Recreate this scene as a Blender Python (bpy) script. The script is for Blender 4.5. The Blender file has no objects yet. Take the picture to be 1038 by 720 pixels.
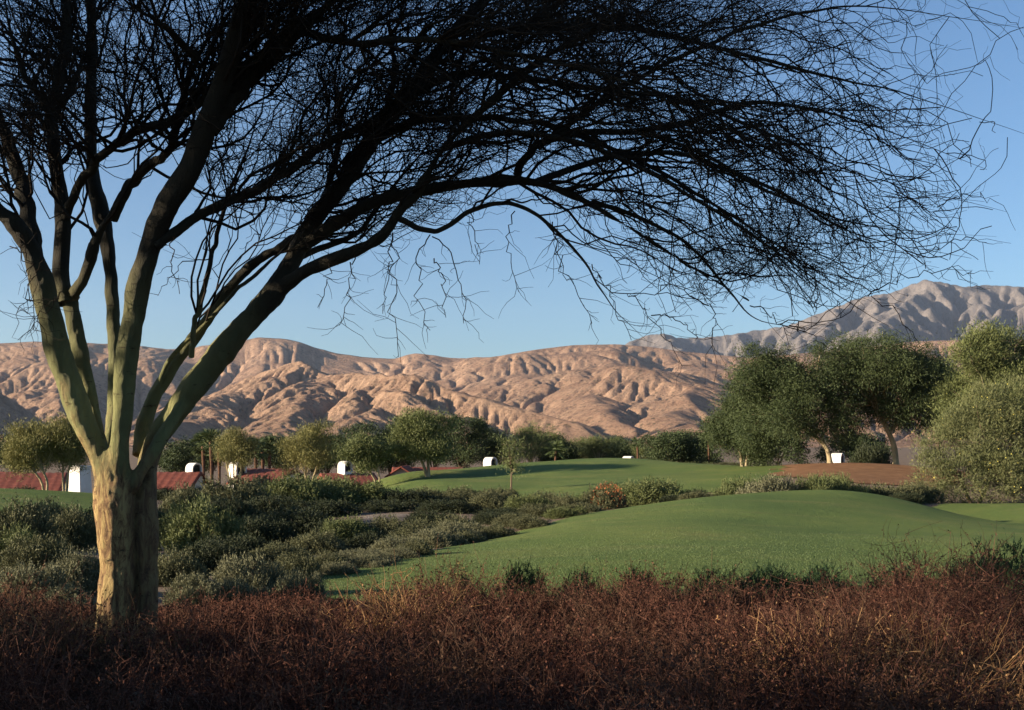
import bpy, bmesh, math, random
import numpy as np
from mathutils import Vector, Matrix

# ---------------------------------------------------------------- camera, sky, sun, exposure
S = bpy.context.scene
COL = S.collection
F, CX, HY, CZ = 1113.0, 519.0, 450.0, 3.0        # focal length and horizon of the photograph, eye height
cam_d = bpy.data.cameras.new('camera'); cam = bpy.data.objects.new('camera', cam_d); COL.objects.link(cam)
cam.location = (0, 0, CZ); cam.rotation_euler = (math.radians(90), 0, 0)
cam_d.sensor_width = 36; cam_d.lens = 36 * F / 1038; cam_d.shift_y = (HY - 360) / 1038
cam_d.clip_start = 0.05; cam_d.clip_end = 60000
S.camera = cam
SUN_EL, SUN_AZ = math.radians(14.5), math.radians(253)   # azimuth clockwise from +Y
TO_SUN = Vector((math.sin(SUN_AZ)*math.cos(SUN_EL), math.cos(SUN_AZ)*math.cos(SUN_EL), math.sin(SUN_EL)))
W = bpy.data.worlds.new('World'); S.world = W; W.use_nodes = True
wn = W.node_tree.nodes; wl = W.node_tree.links
sky = wn.new('ShaderNodeTexSky'); sky.sky_type = 'NISHITA'; sky.sun_disc = False
sky.sun_elevation = SUN_EL; sky.sun_rotation = SUN_AZ
sky.altitude = 200; sky.air_density = 1.0; sky.dust_density = 0.9; sky.ozone_density = 4.0
tint = wn.new('ShaderNodeMix'); tint.data_type = 'RGBA'; tint.blend_type = 'MULTIPLY'; tint.inputs[0].default_value = 1.0
tint.inputs[7].default_value = (0.98, 1.02, 1.03, 1); wl.new(sky.outputs[0], tint.inputs[6]); wl.new(tint.outputs[2], wn['Background'].inputs[0]); wn['Background'].inputs[1].default_value = 0.064
sun_d = bpy.data.lights.new('sun', 'SUN'); sun_d.energy = 4.9; sun_d.angle = math.radians(0.5); sun_d.color = (1.0, 0.83, 0.63)
sun = bpy.data.objects.new('sun', sun_d); COL.objects.link(sun)
sun.rotation_euler = TO_SUN.to_track_quat('Z', 'Y').to_euler()
S.view_settings.view_transform = 'Standard'; S.view_settings.look = 'None'
S.view_settings.exposure = 1.45; S.view_settings.gamma = 1.0; S.view_settings.use_curve_mapping = False
S.render.engine = 'CYCLES'
S.cycles.use_denoising = True
S.cycles.max_bounces = 5; S.cycles.diffuse_bounces = 3; S.cycles.transparent_max_bounces = 8; S.cycles.volume_bounces = 0

# ---------------------------------------------------------------- helpers
RNG = np.random.default_rng(7)

def P(px, py, d):
    """the point seen at photo pixel (px, py) at depth d metres"""
    return Vector(((px - CX) / F * d, d, CZ + (HY - py) / F * d))

def mesh_obj(name, verts, faces, mat=None, parent=None, smooth=False, attrs=None):
    """faces: int array (n,3) or (n,4); linked as ONE mesh object"""
    verts = np.asarray(verts, dtype=np.float32); faces = np.asarray(faces, dtype=np.int32)
    me = bpy.data.meshes.new(name)
    n, k = faces.shape
    me.vertices.add(len(verts)); me.vertices.foreach_set('co', verts.ravel())
    me.loops.add(n * k); me.loops.foreach_set('vertex_index', faces.ravel())
    me.polygons.add(n)
    me.polygons.foreach_set('loop_start', np.arange(0, n * k, k, dtype=np.int32))
    me.polygons.foreach_set('loop_total', np.full(n, k, dtype=np.int32))
    if smooth: me.polygons.foreach_set('use_smooth', np.ones(n, dtype=bool))
    for an, av in (attrs or {}).items():
        a = me.attributes.new(an, 'FLOAT', 'POINT'); a.data.foreach_set('value', np.asarray(av, dtype=np.float32).ravel())
    me.update(calc_edges=True)
    if mat: me.materials.append(mat)
    o = bpy.data.objects.new(name, me); COL.objects.link(o)
    if parent: o.parent = parent
    return o

def tag(o, label=None, cat=None, group=None, kind=None):
    if label: o['label'] = label
    if cat: o['category'] = cat
    if group: o['group'] = group
    if kind: o['kind'] = kind
    return o

def empty(name, loc, label, cat, group=None, rz=0.0):
    e = bpy.data.objects.new(name, None); COL.objects.link(e)
    e.location = loc; e.rotation_euler = (0, 0, rz); e.empty_display_size = 0.3
    return tag(e, label, cat, group)

def material(name, build, rough=0.8, spec=0.2):
    m = bpy.data.materials.new(name); m.use_nodes = True
    nt = m.node_tree; b = nt.nodes['Principled BSDF']
    b.inputs['Roughness'].default_value = rough; b.inputs['Specular IOR Level'].default_value = spec
    build(nt, nt.nodes, nt.links, b)
    return m

def noise(nt, scale, detail=4, rough=0.6, coord='Object', mapping=None, distortion=0.0):
    tc = nt.nodes.new('ShaderNodeTexCoord'); n = nt.nodes.new('ShaderNodeTexNoise')
    n.inputs['Scale'].default_value = scale; n.inputs['Detail'].default_value = detail
    n.inputs['Roughness'].default_value = rough; n.inputs['Distortion'].default_value = distortion
    src = tc.outputs[coord]
    if mapping:
        mp = nt.nodes.new('ShaderNodeMapping'); mp.inputs['Scale'].default_value = mapping
        nt.links.new(src, mp.inputs[0]); src = mp.outputs[0]
    nt.links.new(src, n.inputs['Vector'])
    return n.outputs['Fac']

def ramp(nt, fac, stops):
    r = nt.nodes.new('ShaderNodeValToRGB'); e = r.color_ramp.elements
    while len(e) < len(stops): e.new(0.5)
    for el, (p, c) in zip(e, stops):
        el.position = p; el.color = (*c, 1) if len(c) == 3 else c
    nt.links.new(fac, r.inputs[0]); return r.outputs[0]

def mixc(nt, fac, a, b, mode='MIX'):
    m = nt.nodes.new('ShaderNodeMix'); m.data_type = 'RGBA'; m.blend_type = mode
    for sock, v in ((m.inputs[0], fac), (m.inputs[6], a), (m.inputs[7], b)):
        if isinstance(v, (int, float)): sock.default_value = v
        elif isinstance(v, tuple): sock.default_value = (*v, 1)
        else: nt.links.new(v, sock)
    return m.outputs[2]

def bump(nt, b, h, strength=0.5, dist=0.02, prev=None):
    n = nt.nodes.new('ShaderNodeBump'); n.inputs['Strength'].default_value = strength; n.inputs['Distance'].default_value = dist
    nt.links.new(h, n.inputs['Height'])
    if prev: nt.links.new(prev, n.inputs['Normal'])
    nt.links.new(n.outputs[0], b.inputs['Normal']); return n.outputs[0]

def fbm(x, y, seed, octaves=5, base=1.0, gain=0.5):
    """value noise on arrays, lattice hashed with numpy"""
    out = np.zeros_like(x, dtype=float); amp = 1.0; fr = base; tot = 0
    for o in range(octaves):
        xi = np.floor(x * fr).astype(np.int64); yi = np.floor(y * fr).astype(np.int64)
        fx = x * fr - xi; fy = y * fr - yi
        fx = fx * fx * (3 - 2 * fx); fy = fy * fy * (3 - 2 * fy)
        def h(a, b):
            n = (a * 374761393 + b * 668265263 + (seed + o * 17) * 69069) & 0x7fffffff
            n = ((n ^ (n >> 13)) * 1274126177) & 0x7fffffff
            return ((n ^ (n >> 16)) & 0xffff) / 32767.5 - 1
        v = (h(xi, yi) * (1 - fx) + h(xi + 1, yi) * fx) * (1 - fy) + (h(xi, yi + 1) * (1 - fx) + h(xi + 1, yi + 1) * fx) * fy
        out += amp * v; tot += amp; amp *= gain; fr *= 2.03
    return out / tot

def grid_faces(nr, nc):
    i = np.arange(nr * nc).reshape(nr, nc)
    return np.stack([i[:-1, :-1], i[:-1, 1:], i[1:, 1:], i[1:, :-1]], -1).reshape(-1, 4)

# ---------------------------------------------------------------- mountains: ridges eroded by running water
def erode(z, X, Y, iters, K, D, dt=1.0):
    nr, nc = z.shape; n = nr * nc
    fixed = np.zeros((nr, nc), bool); fixed[0] = fixed[-1] = True; fixed[:, 0] = fixed[:, -1] = True
    # fill pits so that every node drains
    Wf = np.where(fixed, z, 1e9)
    sh = [(-1, -1), (-1, 0), (-1, 1), (0, -1), (0, 1), (1, -1), (1, 0), (1, 1)]
    def nb(a, dr, dc, fill):
        p = np.pad(a, 1, constant_values=fill); return p[1+dr:1+dr+nr, 1+dc:1+dc+nc]
    for it in range(900):
        m = np.full_like(Wf, 1e9)
        for dr, dc in sh: np.minimum(m, nb(Wf, dr, dc, 1e9), out=m)
        Wn = np.where(fixed, z, np.maximum(z, np.minimum(Wf, m + 0.01)))
        if it % 20 == 0 and np.array_equal(Wn, Wf): break
        Wf = Wn
    z = np.where(Wf > 1e8, z, Wf)
    dx = np.hypot(nb(X, 0, 1, 0) - X, nb(Y, 0, 1, 0) - Y); dx[:, -1] = dx[:, -2]
    dy = np.hypot(nb(X, 1, 0, 0) - X, nb(Y, 1, 0, 0) - Y); dy[-1] = dy[-2]
    area = (dx * dy).ravel(); idx = np.arange(n).reshape(nr, nc)
    dist = [np.hypot(dr * dy, dc * dx) for dr, dc in sh]
    for it in range(iters):
        best = np.zeros((nr, nc)); rec = idx.copy(); rl = np.ones((nr, nc))
        for (dr, dc), L in zip(sh, dist):
            s = (z - nb(z, dr, dc, 1e9)) / L
            t = (s > best) & ~fixed
            best = np.where(t, s, best); rec = np.where(t, idx + dr * nc + dc, rec); rl = np.where(t, L, rl)
        r = rec.ravel(); rlf = rl.ravel()
        depth = (r != np.arange(n)).astype(np.int64); ptr = r.copy()
        for _ in range(14):
            depth = depth + depth[ptr]; ptr = ptr[ptr]
        order = np.argsort(depth, kind='stable'); ds = depth[order]
        starts = np.searchsorted(ds, np.arange(ds[-1] + 2))
        A = area.copy()
        for k in range(ds[-1], 0, -1):
            q = order[starts[k]:starts[k + 1]]; np.add.at(A, r[q], A[q])
        zf = z.ravel().copy(); c = np.ravel(K) * dt * np.sqrt(A) / rlf
        for k in range(1, ds[-1] + 1):
            q = order[starts[k]:starts[k + 1]]; zf[q] = (zf[q] + c[q] * zf[r[q]]) / (1 + c[q])
        z = zf.reshape(nr, nc)
        lap = np.zeros_like(z)
        lap[1:-1, 1:-1] = z[:-2, 1:-1] + z[2:, 1:-1] + z[1:-1, :-2] + z[1:-1, 2:] - 4 * z[1:-1, 1:-1]
        z = z + D * lap
    return z

def ridge_height(X, Y, ridges, slope):
    H = np.full(X.shape, -1e9)
    for sl, pts in ridges:
        w = [P(*p) for p in pts]
        for a, b in zip(w[:-1], w[1:]):
            vx, vy = b.x - a.x, b.y - a.y; L2 = vx * vx + vy * vy
            t = np.clip(((X - a.x) * vx + (Y - a.y) * vy) / L2, 0, 1)
            dd = np.hypot(X - a.x - t * vx, Y - a.y - t * vy)
            hz = a.z + t * (b.z - a.z)
            H = np.maximum(H, hz - (sl or slope) * (np.sqrt(dd * dd + 900) - 30))
    return H

def mountains(name, label, px0, px1, step, d0, d1, ridges, slope, skyline, iters, K, D, floor, amp, seed, mat, base=-3.0, rugged=None, ramp_start=None, valleys=()):
    us = np.arange(px0, px1 + step, step); ratio = step / F
    nr = int(math.log(d1 / d0) / ratio) + 1
    ds = d0 * np.exp(np.arange(nr) * ratio)
    U, Dm = np.meshgrid(us, ds); X = (U - CX) / F * Dm; Y = Dm
    X0, Y0 = X, Y
    wx = fbm(X / 700, Y / 700, seed + 5, 4) * 170; wy = fbm(X / 700, Y / 700, seed + 9, 4) * 170
    low = base + floor * (Y - d0)
    if ramp_start:      # broad stony slope that climbs to the back crest, with small hills on it
        st = np.interp(U, ramp_start[0], ramp_start[1]); low = low + np.clip(Y - st, 0, None) * 415 / (5800 - st) + np.clip((Y - st) / 500, 0, 1) * 150 * fbm(X / 800, Y / 600, seed + 31, 3)
    H = np.maximum(ridge_height(X + wx, Y + wy, ridges, slope), low)
    for sl, pts in valleys:     # main washes cut between the ranges: (photo x, depth, bed height)
        w = [((px - CX) / F * d, d, h) for px, d, h in pts]; best = np.full(X.shape, 1e9)
        for a, b in zip(w[:-1], w[1:]):
            vx, vy = b[0] - a[0], b[1] - a[1]; t = np.clip(((X + wx * .5 - a[0]) * vx + (Y + wy * .5 - a[1]) * vy) / (vx * vx + vy * vy), 0, 1)
            dd = np.hypot(X + wx * .5 - a[0] - t * vx, Y + wy * .5 - a[1] - t * vy)
            best = np.minimum(best, a[2] + t * (b[2] - a[2]) + sl * np.clip(dd - 40, 0, None))
        H = np.minimum(H, best)
    fade = np.clip((H - base - floor * (Y - d0)) / 120, 0, 1)
    soft = 1.0 if not rugged else 0.45 + 0.55 * np.clip(rugged(U, Dm), 0, 1)
    H = H + fade * soft * amp * fbm(X / 260, Y / 260, seed, 6, gain=0.55) + 2.5 * fbm(X / 30, Y / 30, seed + 3, 3)
    if rugged:      # hard rock holds sharp gullies, softer hills are rounded
        g = rugged(U, Dm) + 0.25 * fbm(X / 500, Y / 500, seed + 21, 3); g = np.clip(g, 0, 1)
        K = K * (0.40 + 0.30 * g); D = D * (1 - g) + 0.006 * g; H = H + np.clip((Y - 2600) / 900, 0, 1) * 13 * (0.5 - np.abs(fbm(X / 190, Y / 190, seed + 41, 4))) * (1 + g)
        H = H + g * 5 * fbm(X / 55, Y / 55, seed + 23, 3)
    z = erode(H, X, Y, iters, K, D)
    # keep each azimuth's crest where the photograph has it (a slow change of height along the range)
    el = (z - CZ) / Y; mx = el.max(0)
    want = (HY - np.interp(us, [p[0] for p in skyline], [p[1] for p in skyline])) / F
    s = want / np.maximum(mx, 1e-4)
    kk = np.ones(5) / 5; s = np.convolve(np.pad(s, 2, mode='edge'), kk, 'valid'); s = np.clip(s, 0.5, 2.0)
    z = CZ + (z - CZ) * s[None, :]
    z[0] = base - 8; z[:, 0] = base - 8; z[:, -1] = base - 8; z[-1] = base - 8
    o = mesh_obj(name, np.stack([X, Y, z], -1).reshape(-1, 3), grid_faces(*z.shape), mat, smooth=True)
    return tag(o, label, kind='structure')

def m_rock(name, c_dark, c_mid, c_lite, veg):
    def build(nt, N, L, b):
        n1 = noise(nt, 0.004, 8, 0.62); n2 = noise(nt, 0.03, 6, 0.7)
        c = ramp(nt, n1, [(0.3, c_dark), (0.5, c_mid), (0.72, c_lite)])
        c = mixc(nt, ramp(nt, n2, [(0.40, (0, 0, 0)), (0.66, (0.7, 0.7, 0.7))]), c, c_lite)
        # scattered desert scrub: small dark dots, denser in some places
        tc = N.new('ShaderNodeTexCoord'); v = N.new('ShaderNodeTexVoronoi'); v.inputs['Scale'].default_value = 0.055
        L.new(tc.outputs['Object'], v.inputs['Vector'])
        dots = ramp(nt, v.outputs['Distance'], [(0.22, (1, 1, 1)), (0.42, (0, 0, 0))])
        where = ramp(nt, noise(nt, 0.009, 5, 0.6), [(0.36, (0.15, 0.15, 0.15)), (0.58, (1, 1, 1))])
        c = mixc(nt, mixc(nt, 1.0, dots, where, 'MULTIPLY'), c, veg)
        # bare steep faces show paler rock
        ge = N.new('ShaderNodeNewGeometry'); sz = N.new('ShaderNodeSeparateXYZ'); L.new(ge.outputs['True Normal'], sz.inputs[0])
        steep = ramp(nt, sz.outputs['Z'], [(0.70, (1, 1, 1)), (0.90, (0, 0, 0))])
        patch = ramp(nt, noise(nt, 0.014, 7, 0.7, mapping=(1, 1, 0.5)), [(0.42, (0.1, 0.1, 0.1)), (0.62, (0.8, 0.8, 0.8))])
        c = mixc(nt, mixc(nt, 1.0, steep, patch, 'MULTIPLY'), c, tuple(min(1, x * 1.22) for x in c_lite))
        L.new(c, b.inputs['Base Color'])
        p = bump(nt, b, n2, 1.0, 16.0)
        bump(nt, b, noise(nt, 0.10, 7, 0.75), 1.0, 7.0, p)
    return material(name, build, 0.95, 0.05)

rock = m_rock('desert_rock', (0.135, 0.080, 0.054), (0.250, 0.150, 0.098), (0.38, 0.250, 0.165), (0.10, 0.074, 0.048))
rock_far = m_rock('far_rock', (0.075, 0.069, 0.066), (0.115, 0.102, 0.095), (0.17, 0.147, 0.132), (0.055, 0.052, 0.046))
NEAR_SKY = [(-330, 305), (-170, 312), (-80, 335), (-30, 347), (0, 348), (30, 345), (90, 347), (130, 350), (170, 352), (205, 350), (240, 345), (262, 341), (290, 342), (305, 346),
            (320, 352), (345, 357), (372, 361), (400, 363), (420, 358), (438, 360), (455, 363), (500, 362), (540, 355), (580, 350),
            (625, 349), (660, 352), (690, 356), (720, 359), (760, 363), (850, 355), (930, 346), (1000, 344), (1300, 346)]
NEAR_RIDGES = [
    (None, [(-350, 338, 5200), (0, 346, 5000), (60, 344, 5000), (150, 350, 5000), (195, 360, 5000), (240, 385, 5000)]),
    (None, [(60, 350, 5000), (110, 385, 3900), (150, 405, 3300)]),
    (0.55, [(-420, 300, 2500), (-170, 308, 2650), (-60, 362, 2700), (-12, 412, 2600)]),
    (0.58, [(190, 372, 3300), (230, 340, 3500), (262, 325, 3600), (305, 330, 3500), (335, 336, 3350), (400, 348, 3050), (450, 362, 2850), (510, 388, 2600), (575, 422, 2350)]),
    (0.55, [(262, 330, 3600), (232, 365, 3050), (205, 403, 2550), (190, 436, 2150)]),
    (0.55, [(310, 336, 3450), (322, 370, 2850), (300, 406, 2350), (285, 436, 2000)]),
    (0.55, [(375, 354, 3120), (388, 388, 2500), (365, 422, 2080)]),
    (0.55, [(425, 368, 2930), (440, 404, 2300), (445, 434, 2020)]),
    (None, [(340, 378, 5200), (385, 364, 5400), (425, 358, 5600), (455, 364, 5400), (510, 361, 5600), (560, 352, 5800), (610, 348, 5900), (650, 350, 5900), (700, 356, 6000), (760, 362, 6000), (850, 354, 6200), (930, 344, 6200), (1250, 346, 6000)]),
    (0.40, [(500, 362, 5600), (480, 380, 4700)]),
    (0.42, [(560, 353, 5800), (560, 380, 4700), (580, 402, 3900), (612, 424, 3200)]),
    (0.42, [(610, 349, 5800), (615, 378, 4500), (618, 393, 3700), (650, 425, 2900), (640, 440, 2500)]),
    (0.42, [(645, 351, 5900), (670, 378, 4500), (660, 400, 3700)]),
    (0.45, [(700, 357, 5900), (735, 385, 4300), (712, 405, 3300), (700, 416, 2900), (690, 438, 2500)]),
    (0.42, [(790, 362, 5900), (800, 390, 4200), (790, 420, 3200)]),
    (0.42, [(930, 346, 6000), (900, 380, 4300), (880, 415, 3200)]),
    (0.42, [(1040, 346, 6000), (1020, 380, 4300), (1000, 415, 3200)]),
]
mountains('mountain_range', 'tan eroded desert mountains with deep gullies behind the trees', -330, 1250, 2.3, 1750, 6600, NEAR_RIDGES, 0.38, NEAR_SKY,
          28, 0.080, 0.026, 0.022, 55, 11, rock, valleys=[(0.62, [(410, 4300, 225), (468, 3650, 95), (555, 3050, 30), (645, 2500, 4)]), (0.68, [(130, 4400, 150), (105, 3500, 60), (85, 2700, 15)]), (0.40, [(790, 4600, 300), (770, 3400, 110), (740, 2500, 30)])], ramp_start=([-330, 150, 200, 330, 430, 520, 640, 760, 1250], [3500, 3900, 5000, 5000, 3800, 3150, 2500, 2200, 2200]), rugged=lambda U, Dm: np.clip((500 - U) / 90, 0, 1) * np.clip((4600 - Dm) / 700, 0, 1))
FAR_SKY = [(300, 400), (560, 385), (600, 365), (640, 346), (655, 340), (670, 338), (690, 343), (720, 342), (750, 338), (800, 330), (835, 316), (860, 306), (880, 300),
           (905, 297), (922, 289), (938, 284), (955, 286), (975, 291), (1000, 289), (1040, 291), (1300, 280)]
FAR_RIDGES = [
    (None, [(560, 390, 11500), (640, 346, 11500), (670, 338, 11600), (720, 343, 11800), (800, 330, 11800), (860, 306, 11500), (938, 284, 11200), (975, 291, 11400), (1000, 289, 11600), (1300, 280, 11500)]),
    (0.55, [(938, 285, 11200), (900, 320, 9700), (880, 350, 8600)]),
    (0.55, [(1000, 290, 11600), (985, 325, 9800), (960, 350, 8800)]),
    (0.55, [(1150, 285, 11000), (1040, 305, 9600), (990, 338, 8600)]),
    (0.5, [(670, 339, 11600), (700, 358, 10000)]),
    (0.55, [(860, 307, 11500), (820, 340, 10000)]),
]
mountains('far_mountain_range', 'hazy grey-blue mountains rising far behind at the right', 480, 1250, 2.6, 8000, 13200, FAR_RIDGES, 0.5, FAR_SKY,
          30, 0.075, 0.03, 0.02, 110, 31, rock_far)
# ---------------------------------------------------------------- the ground
GP = [  # photo x, depth, height : surveyed spots of the golf course
    (519, -20, 1.25), (519, 3, 1.3), (519, 7, 1.25), (519, 10.5, 1.15), (-1500, 4, 1.3), (2500, 4, 1.3), (100, 7, 1.3), (100, 9, 1.25), (100, 11, 1.15), (900, 7, 1.25),
    (950, 11, 1.1), (300, 11, 1.1), (330, 17, .71), (400, 19.5, .76), (480, 25, .62), (540, 29, .66), (600, 33, .78), (700, 37, 1.07), (770, 39, 1.22), (850, 40, 1.2),
    (905, 42, .98), (938, 42.5, .2), (965, 43, .0), (990, 44.5, .0), (990, 37, .35), (1038, 44, .12), (1000, 50, .28), (950, 49, .3), (1150, 44, .6), (560, 15, .95), (700, 20, 1.0), (850, 20, .84), (850, 28, .84), (700, 26, .98), (1000, 25, .75), (600, 22, .82),
    (1000, 15, .9), (600, 42, .3), (700, 46, .2), (850, 50, .0), (640, 44, .55), (420, 30, .02), (330, 36, .0), (380, 39, .40), (250, 40, .1), (40, 22, .75), (50, 14, .95),
    (-80, 22, .8), (265, 15, .95), (180, 26, .3), (420, 72, .6), (520, 62, .2), (600, 62, .5), (700, 68, .86), (770, 72, 1.06), (405, 82, .70), (480, 90, .92), (560, 95, 1.29), (640, 97, 1.43),
    (720, 92, 1.2), (790, 85, 1.2), (870, 78, 1.6), (870, 60, .75), (930, 75, 1.4), (810, 74, 1.35), (985, 55, .05), (1038, 50, .3), (1150, 60, .3), (40, 52, .76), (95, 52, .66),
    (-60, 52, .76), (40, 40, .3), (95, 40, .3), (180, 50, .0), (330, 50, .2), (40, 63, -2.2), (180, 72, -2.4), (300, 76, -2.5), (-100, 66, -2.4), (400, 98, -2.3), (480, 105, -2.5), (600, 112, -2.4),
    (720, 110, -2.2), (870, 100, -1.8), (1000, 90, -1.5), (1200, 100, -2), (-200, 150, -2.9), (200, 150, -2.9), (519, 160, -2.9), (900, 150, -2.9), (1300, 170, -2.9), (-800, 80, -2.6), (1900, 80, -1.5),
    (560, 78, .75), (640, 80, .95), (480, 80, .62), (434, 80, .55), (700, 78, .95), (560, 70, .5), (200, 20, .55), (110, 18, .85), (0, 17, .9), (330, 26, .35), (519, 300, -3), (-300, 300, -3), (1300, 300, -3)]
_gx = np.array([(p[0] - CX) / F * p[1] for p in GP]); _gy = np.array([p[1] for p in GP], float); _gz = np.array([p[2] for p in GP])
_ph = lambda dx, dy: np.sqrt(dx * dx + dy * dy + 9.0)
_A = np.block([[_ph(_gx[:, None] - _gx, _gy[:, None] - _gy) - 0.15 * np.eye(len(GP)), np.ones((len(GP), 1))], [np.ones((1, len(GP))), np.zeros((1, 1))]])
_wt = np.linalg.solve(_A, np.append(_gz, 0))
def ground_z(x, y):
    x = np.asarray(x, float); y = np.asarray(y, float); sh = x.shape; x = x.ravel(); y = y.ravel()
    r = np.empty(len(x))
    for i in range(0, len(x), 20000):
        r[i:i+20000] = _ph(x[i:i+20000, None] - _gx, y[i:i+20000, None] - _gy) @ _wt[:-1] + _wt[-1]
    far = np.clip((np.hypot(x, y - 40) - 160) / 140, 0, 1); far = far * far * (3 - 2 * far)
    r = r * (1 - far) - 3.0 * far
    r += 0.10 * (1 - far) * fbm(x / 7, y / 7, 3, 3)
    return r.reshape(sh)
def G(px, d):
    x = (px - CX) / F * d; return Vector((x, d, float(ground_z(np.array([x]), np.array([d]))[0])))

def axis(lo, mid0, mid1, hi, step, grow):
    a = list(np.arange(mid0, mid1 + step / 2, step)); s = step
    while a[-1] < hi: s *= grow; a.append(a[-1] + s)
    s = step; b = [a[0]]
    while b[-1] > lo: s *= grow; b.append(b[-1] - s)
    return np.array(b[:0:-1] + a)
def b_soil(nt, N, L, b):
    c = ramp(nt, noise(nt, 0.35, 8, 0.65), [(0.3, (0.10, 0.07, 0.048)), (0.55, (0.17, 0.125, 0.088)), (0.75, (0.24, 0.185, 0.135))])
    L.new(c, b.inputs['Base Color']); bump(nt, b, noise(nt, 6, 8, 0.7), 0.8, 0.06)
m_soil = material('desert_soil', b_soil, 0.95, 0.1)
gxs = axis(-16000, -60, 60, 16000, 1.0, 1.13); gys = axis(-300, -4, 110, 16000, 1.0, 1.13)
gX, gY = np.meshgrid(gxs, gys); gZ = ground_z(gX, gY)
tag(mesh_obj('ground', np.stack([gX, gY, gZ], -1).reshape(-1, 3), grid_faces(*gX.shape), m_soil, smooth=True), 'dry brown soil under the brush and shrubs', kind='structure')

def ground_tri(x, y):
    """height of the ground mesh itself (its triangulated faces) at arrays x, y"""
    i = np.clip(np.searchsorted(gxs, x) - 1, 0, len(gxs) - 2); j = np.clip(np.searchsorted(gys, y) - 1, 0, len(gys) - 2)
    u = (x - gxs[i]) / (gxs[i+1] - gxs[i]); v = (y - gys[j]) / (gys[j+1] - gys[j])
    a, bb, c, d = gZ[j, i], gZ[j, i+1], gZ[j+1, i+1], gZ[j+1, i]
    return (a * (1-u) + bb * u) * (1-v) + (d * (1-u) + c * u) * v

def inside(poly, x, y):
    r = np.zeros(x.shape, bool); n = len(poly)
    for k in range(n):
        x0, y0 = poly[k]; x1, y1 = poly[(k + 1) % n]
        c = ((y0 > y) != (y1 > y)) & (x < (x1 - x0) * (y - y0) / ((y1 - y0) or 1e-9) + x0)
        r ^= c
    return r
def outline(pts): return [((px - CX) / F * d, d) for px, d in pts]
def turf_sheet(name, label, pts, step, mat, lift, wob=0.5, kind='structure'):
    poly = outline(pts); xs = [p[0] for p in poly]; ys = [p[1] for p in poly]
    ax = np.arange(min(xs) - 1, max(xs) + 1, step); ay = np.arange(min(ys) - 1, max(ys) + 1, step)
    X, Y = np.meshgrid(ax, ay)
    cxm = (X[:-1, :-1] + X[1:, 1:]) / 2; cym = (Y[:-1, :-1] + Y[1:, 1:]) / 2
    k = inside(poly, cxm + wob * fbm(cxm / 2.2, cym / 2.2, 41, 3), cym + wob * fbm(cxm / 2.2, cym / 2.2, 47, 3)).ravel()
    Z = np.maximum(ground_z(X, Y), ground_tri(X, Y)) + lift
    fc = grid_faces(*X.shape)[k]; used = np.unique(fc); rm = np.full(X.size, -1); rm[used] = np.arange(len(used))
    o = mesh_obj(name, np.stack([X, Y, Z], -1).reshape(-1, 3)[used], rm[fc], mat, smooth=True)
    return tag(o, label, kind=kind), poly
def b_turf(nt, N, L, b):
    c = ramp(nt, noise(nt, 0.22, 6, 0.6), [(0.32, (0.072, 0.108, 0.027)), (0.52, (0.108, 0.145, 0.035)), (0.72, (0.158, 0.172, 0.046))])
    c = mixc(nt, ramp(nt, noise(nt, 0.55, 5, 0.65, mapping=(0.5, 1.4, 1)), [(0.52, (0, 0, 0)), (0.70, (0.7, 0.7, 0.7))]), c, (0.175, 0.165, 0.055))
    c = mixc(nt, ramp(nt, noise(nt, 9, 5, 0.7), [(0.35, (0.5, 0.5, 0.5)), (0.7, (0, 0, 0))]), c, (0.062, 0.098, 0.032))
    L.new(c, b.inputs['Base Color']); p = bump(nt, b, noise(nt, 22, 5, 0.75), 0.9, 0.04)
    bump(nt, b, noise(nt, 1.3, 5, 0.6), 0.5, 0.12, p)
m_turf = material('mown_turf', b_turf, 0.9, 0.1)
_, FAIR = turf_sheet('fairway', 'mown green mound in front of the shrubs', [(285, 15.6), (420, 13.6), (560, 12.8), (760, 12.8), (1000, 12.8), (1180, 13.5), (1300, 30), (1250, 53), (1038, 52), (985, 51), (955, 49.5), (935, 46.5),
      (912, 43.5), (850, 41.8), (770, 40.5), (700, 38.4), (640, 36.6), (594, 35.4), (531, 31.4), (472, 27), (418, 23.2), (372, 21), (318, 18.8)], 0.14, m_turf, 0.02)
turf_sheet('far_fairway', 'green fairway with long tree shadows beyond the shrubs', [(350, 74), (420, 62), (470, 57), (560, 53), (680, 55), (760, 60), (830, 70), (800, 85), (720, 96), (640, 101), (560, 99), (480, 94), (405, 86), (350, 84)], 0.5, m_turf, 0.02, 1.2)
turf_sheet('side_fairway', 'strip of mown grass behind the big trunk at the left', [(-250, 50), (-60, 37), (40, 36), (120, 38), (150, 48), (120, 55), (40, 56), (-60, 57), (-250, 60)], 0.5, m_turf, 0.02, 0.8)
def b_litter(nt, N, L, b):
    c = ramp(nt, noise(nt, 1.2, 8, 0.7), [(0.3, (0.13, 0.066, 0.034)), (0.55, (0.20, 0.105, 0.052)), (0.75, (0.29, 0.175, 0.092))])
    L.new(c, b.inputs['Base Color']); bump(nt, b, noise(nt, 8, 6, 0.7), 0.8, 0.06)
turf_sheet('leaf_litter', 'red-brown fallen leaves under the feathery trees', [(785, 69), (830, 62), (900, 60), (960, 61), (985, 70), (960, 84), (880, 92), (800, 90)], 0.5, material('dry_litter', b_litter, 0.95, 0.1), 0.05, 1.5)
def b_sand(nt, N, L, b):
    c = ramp(nt, noise(nt, 2.5, 8, 0.7), [(0.3, (0.11, 0.085, 0.068)), (0.6, (0.19, 0.155, 0.125)), (0.8, (0.28, 0.235, 0.20))])
    L.new(c, b.inputs['Base Color']); bump(nt, b, noise(nt, 9, 6, 0.7), 0.9, 0.07)
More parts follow.
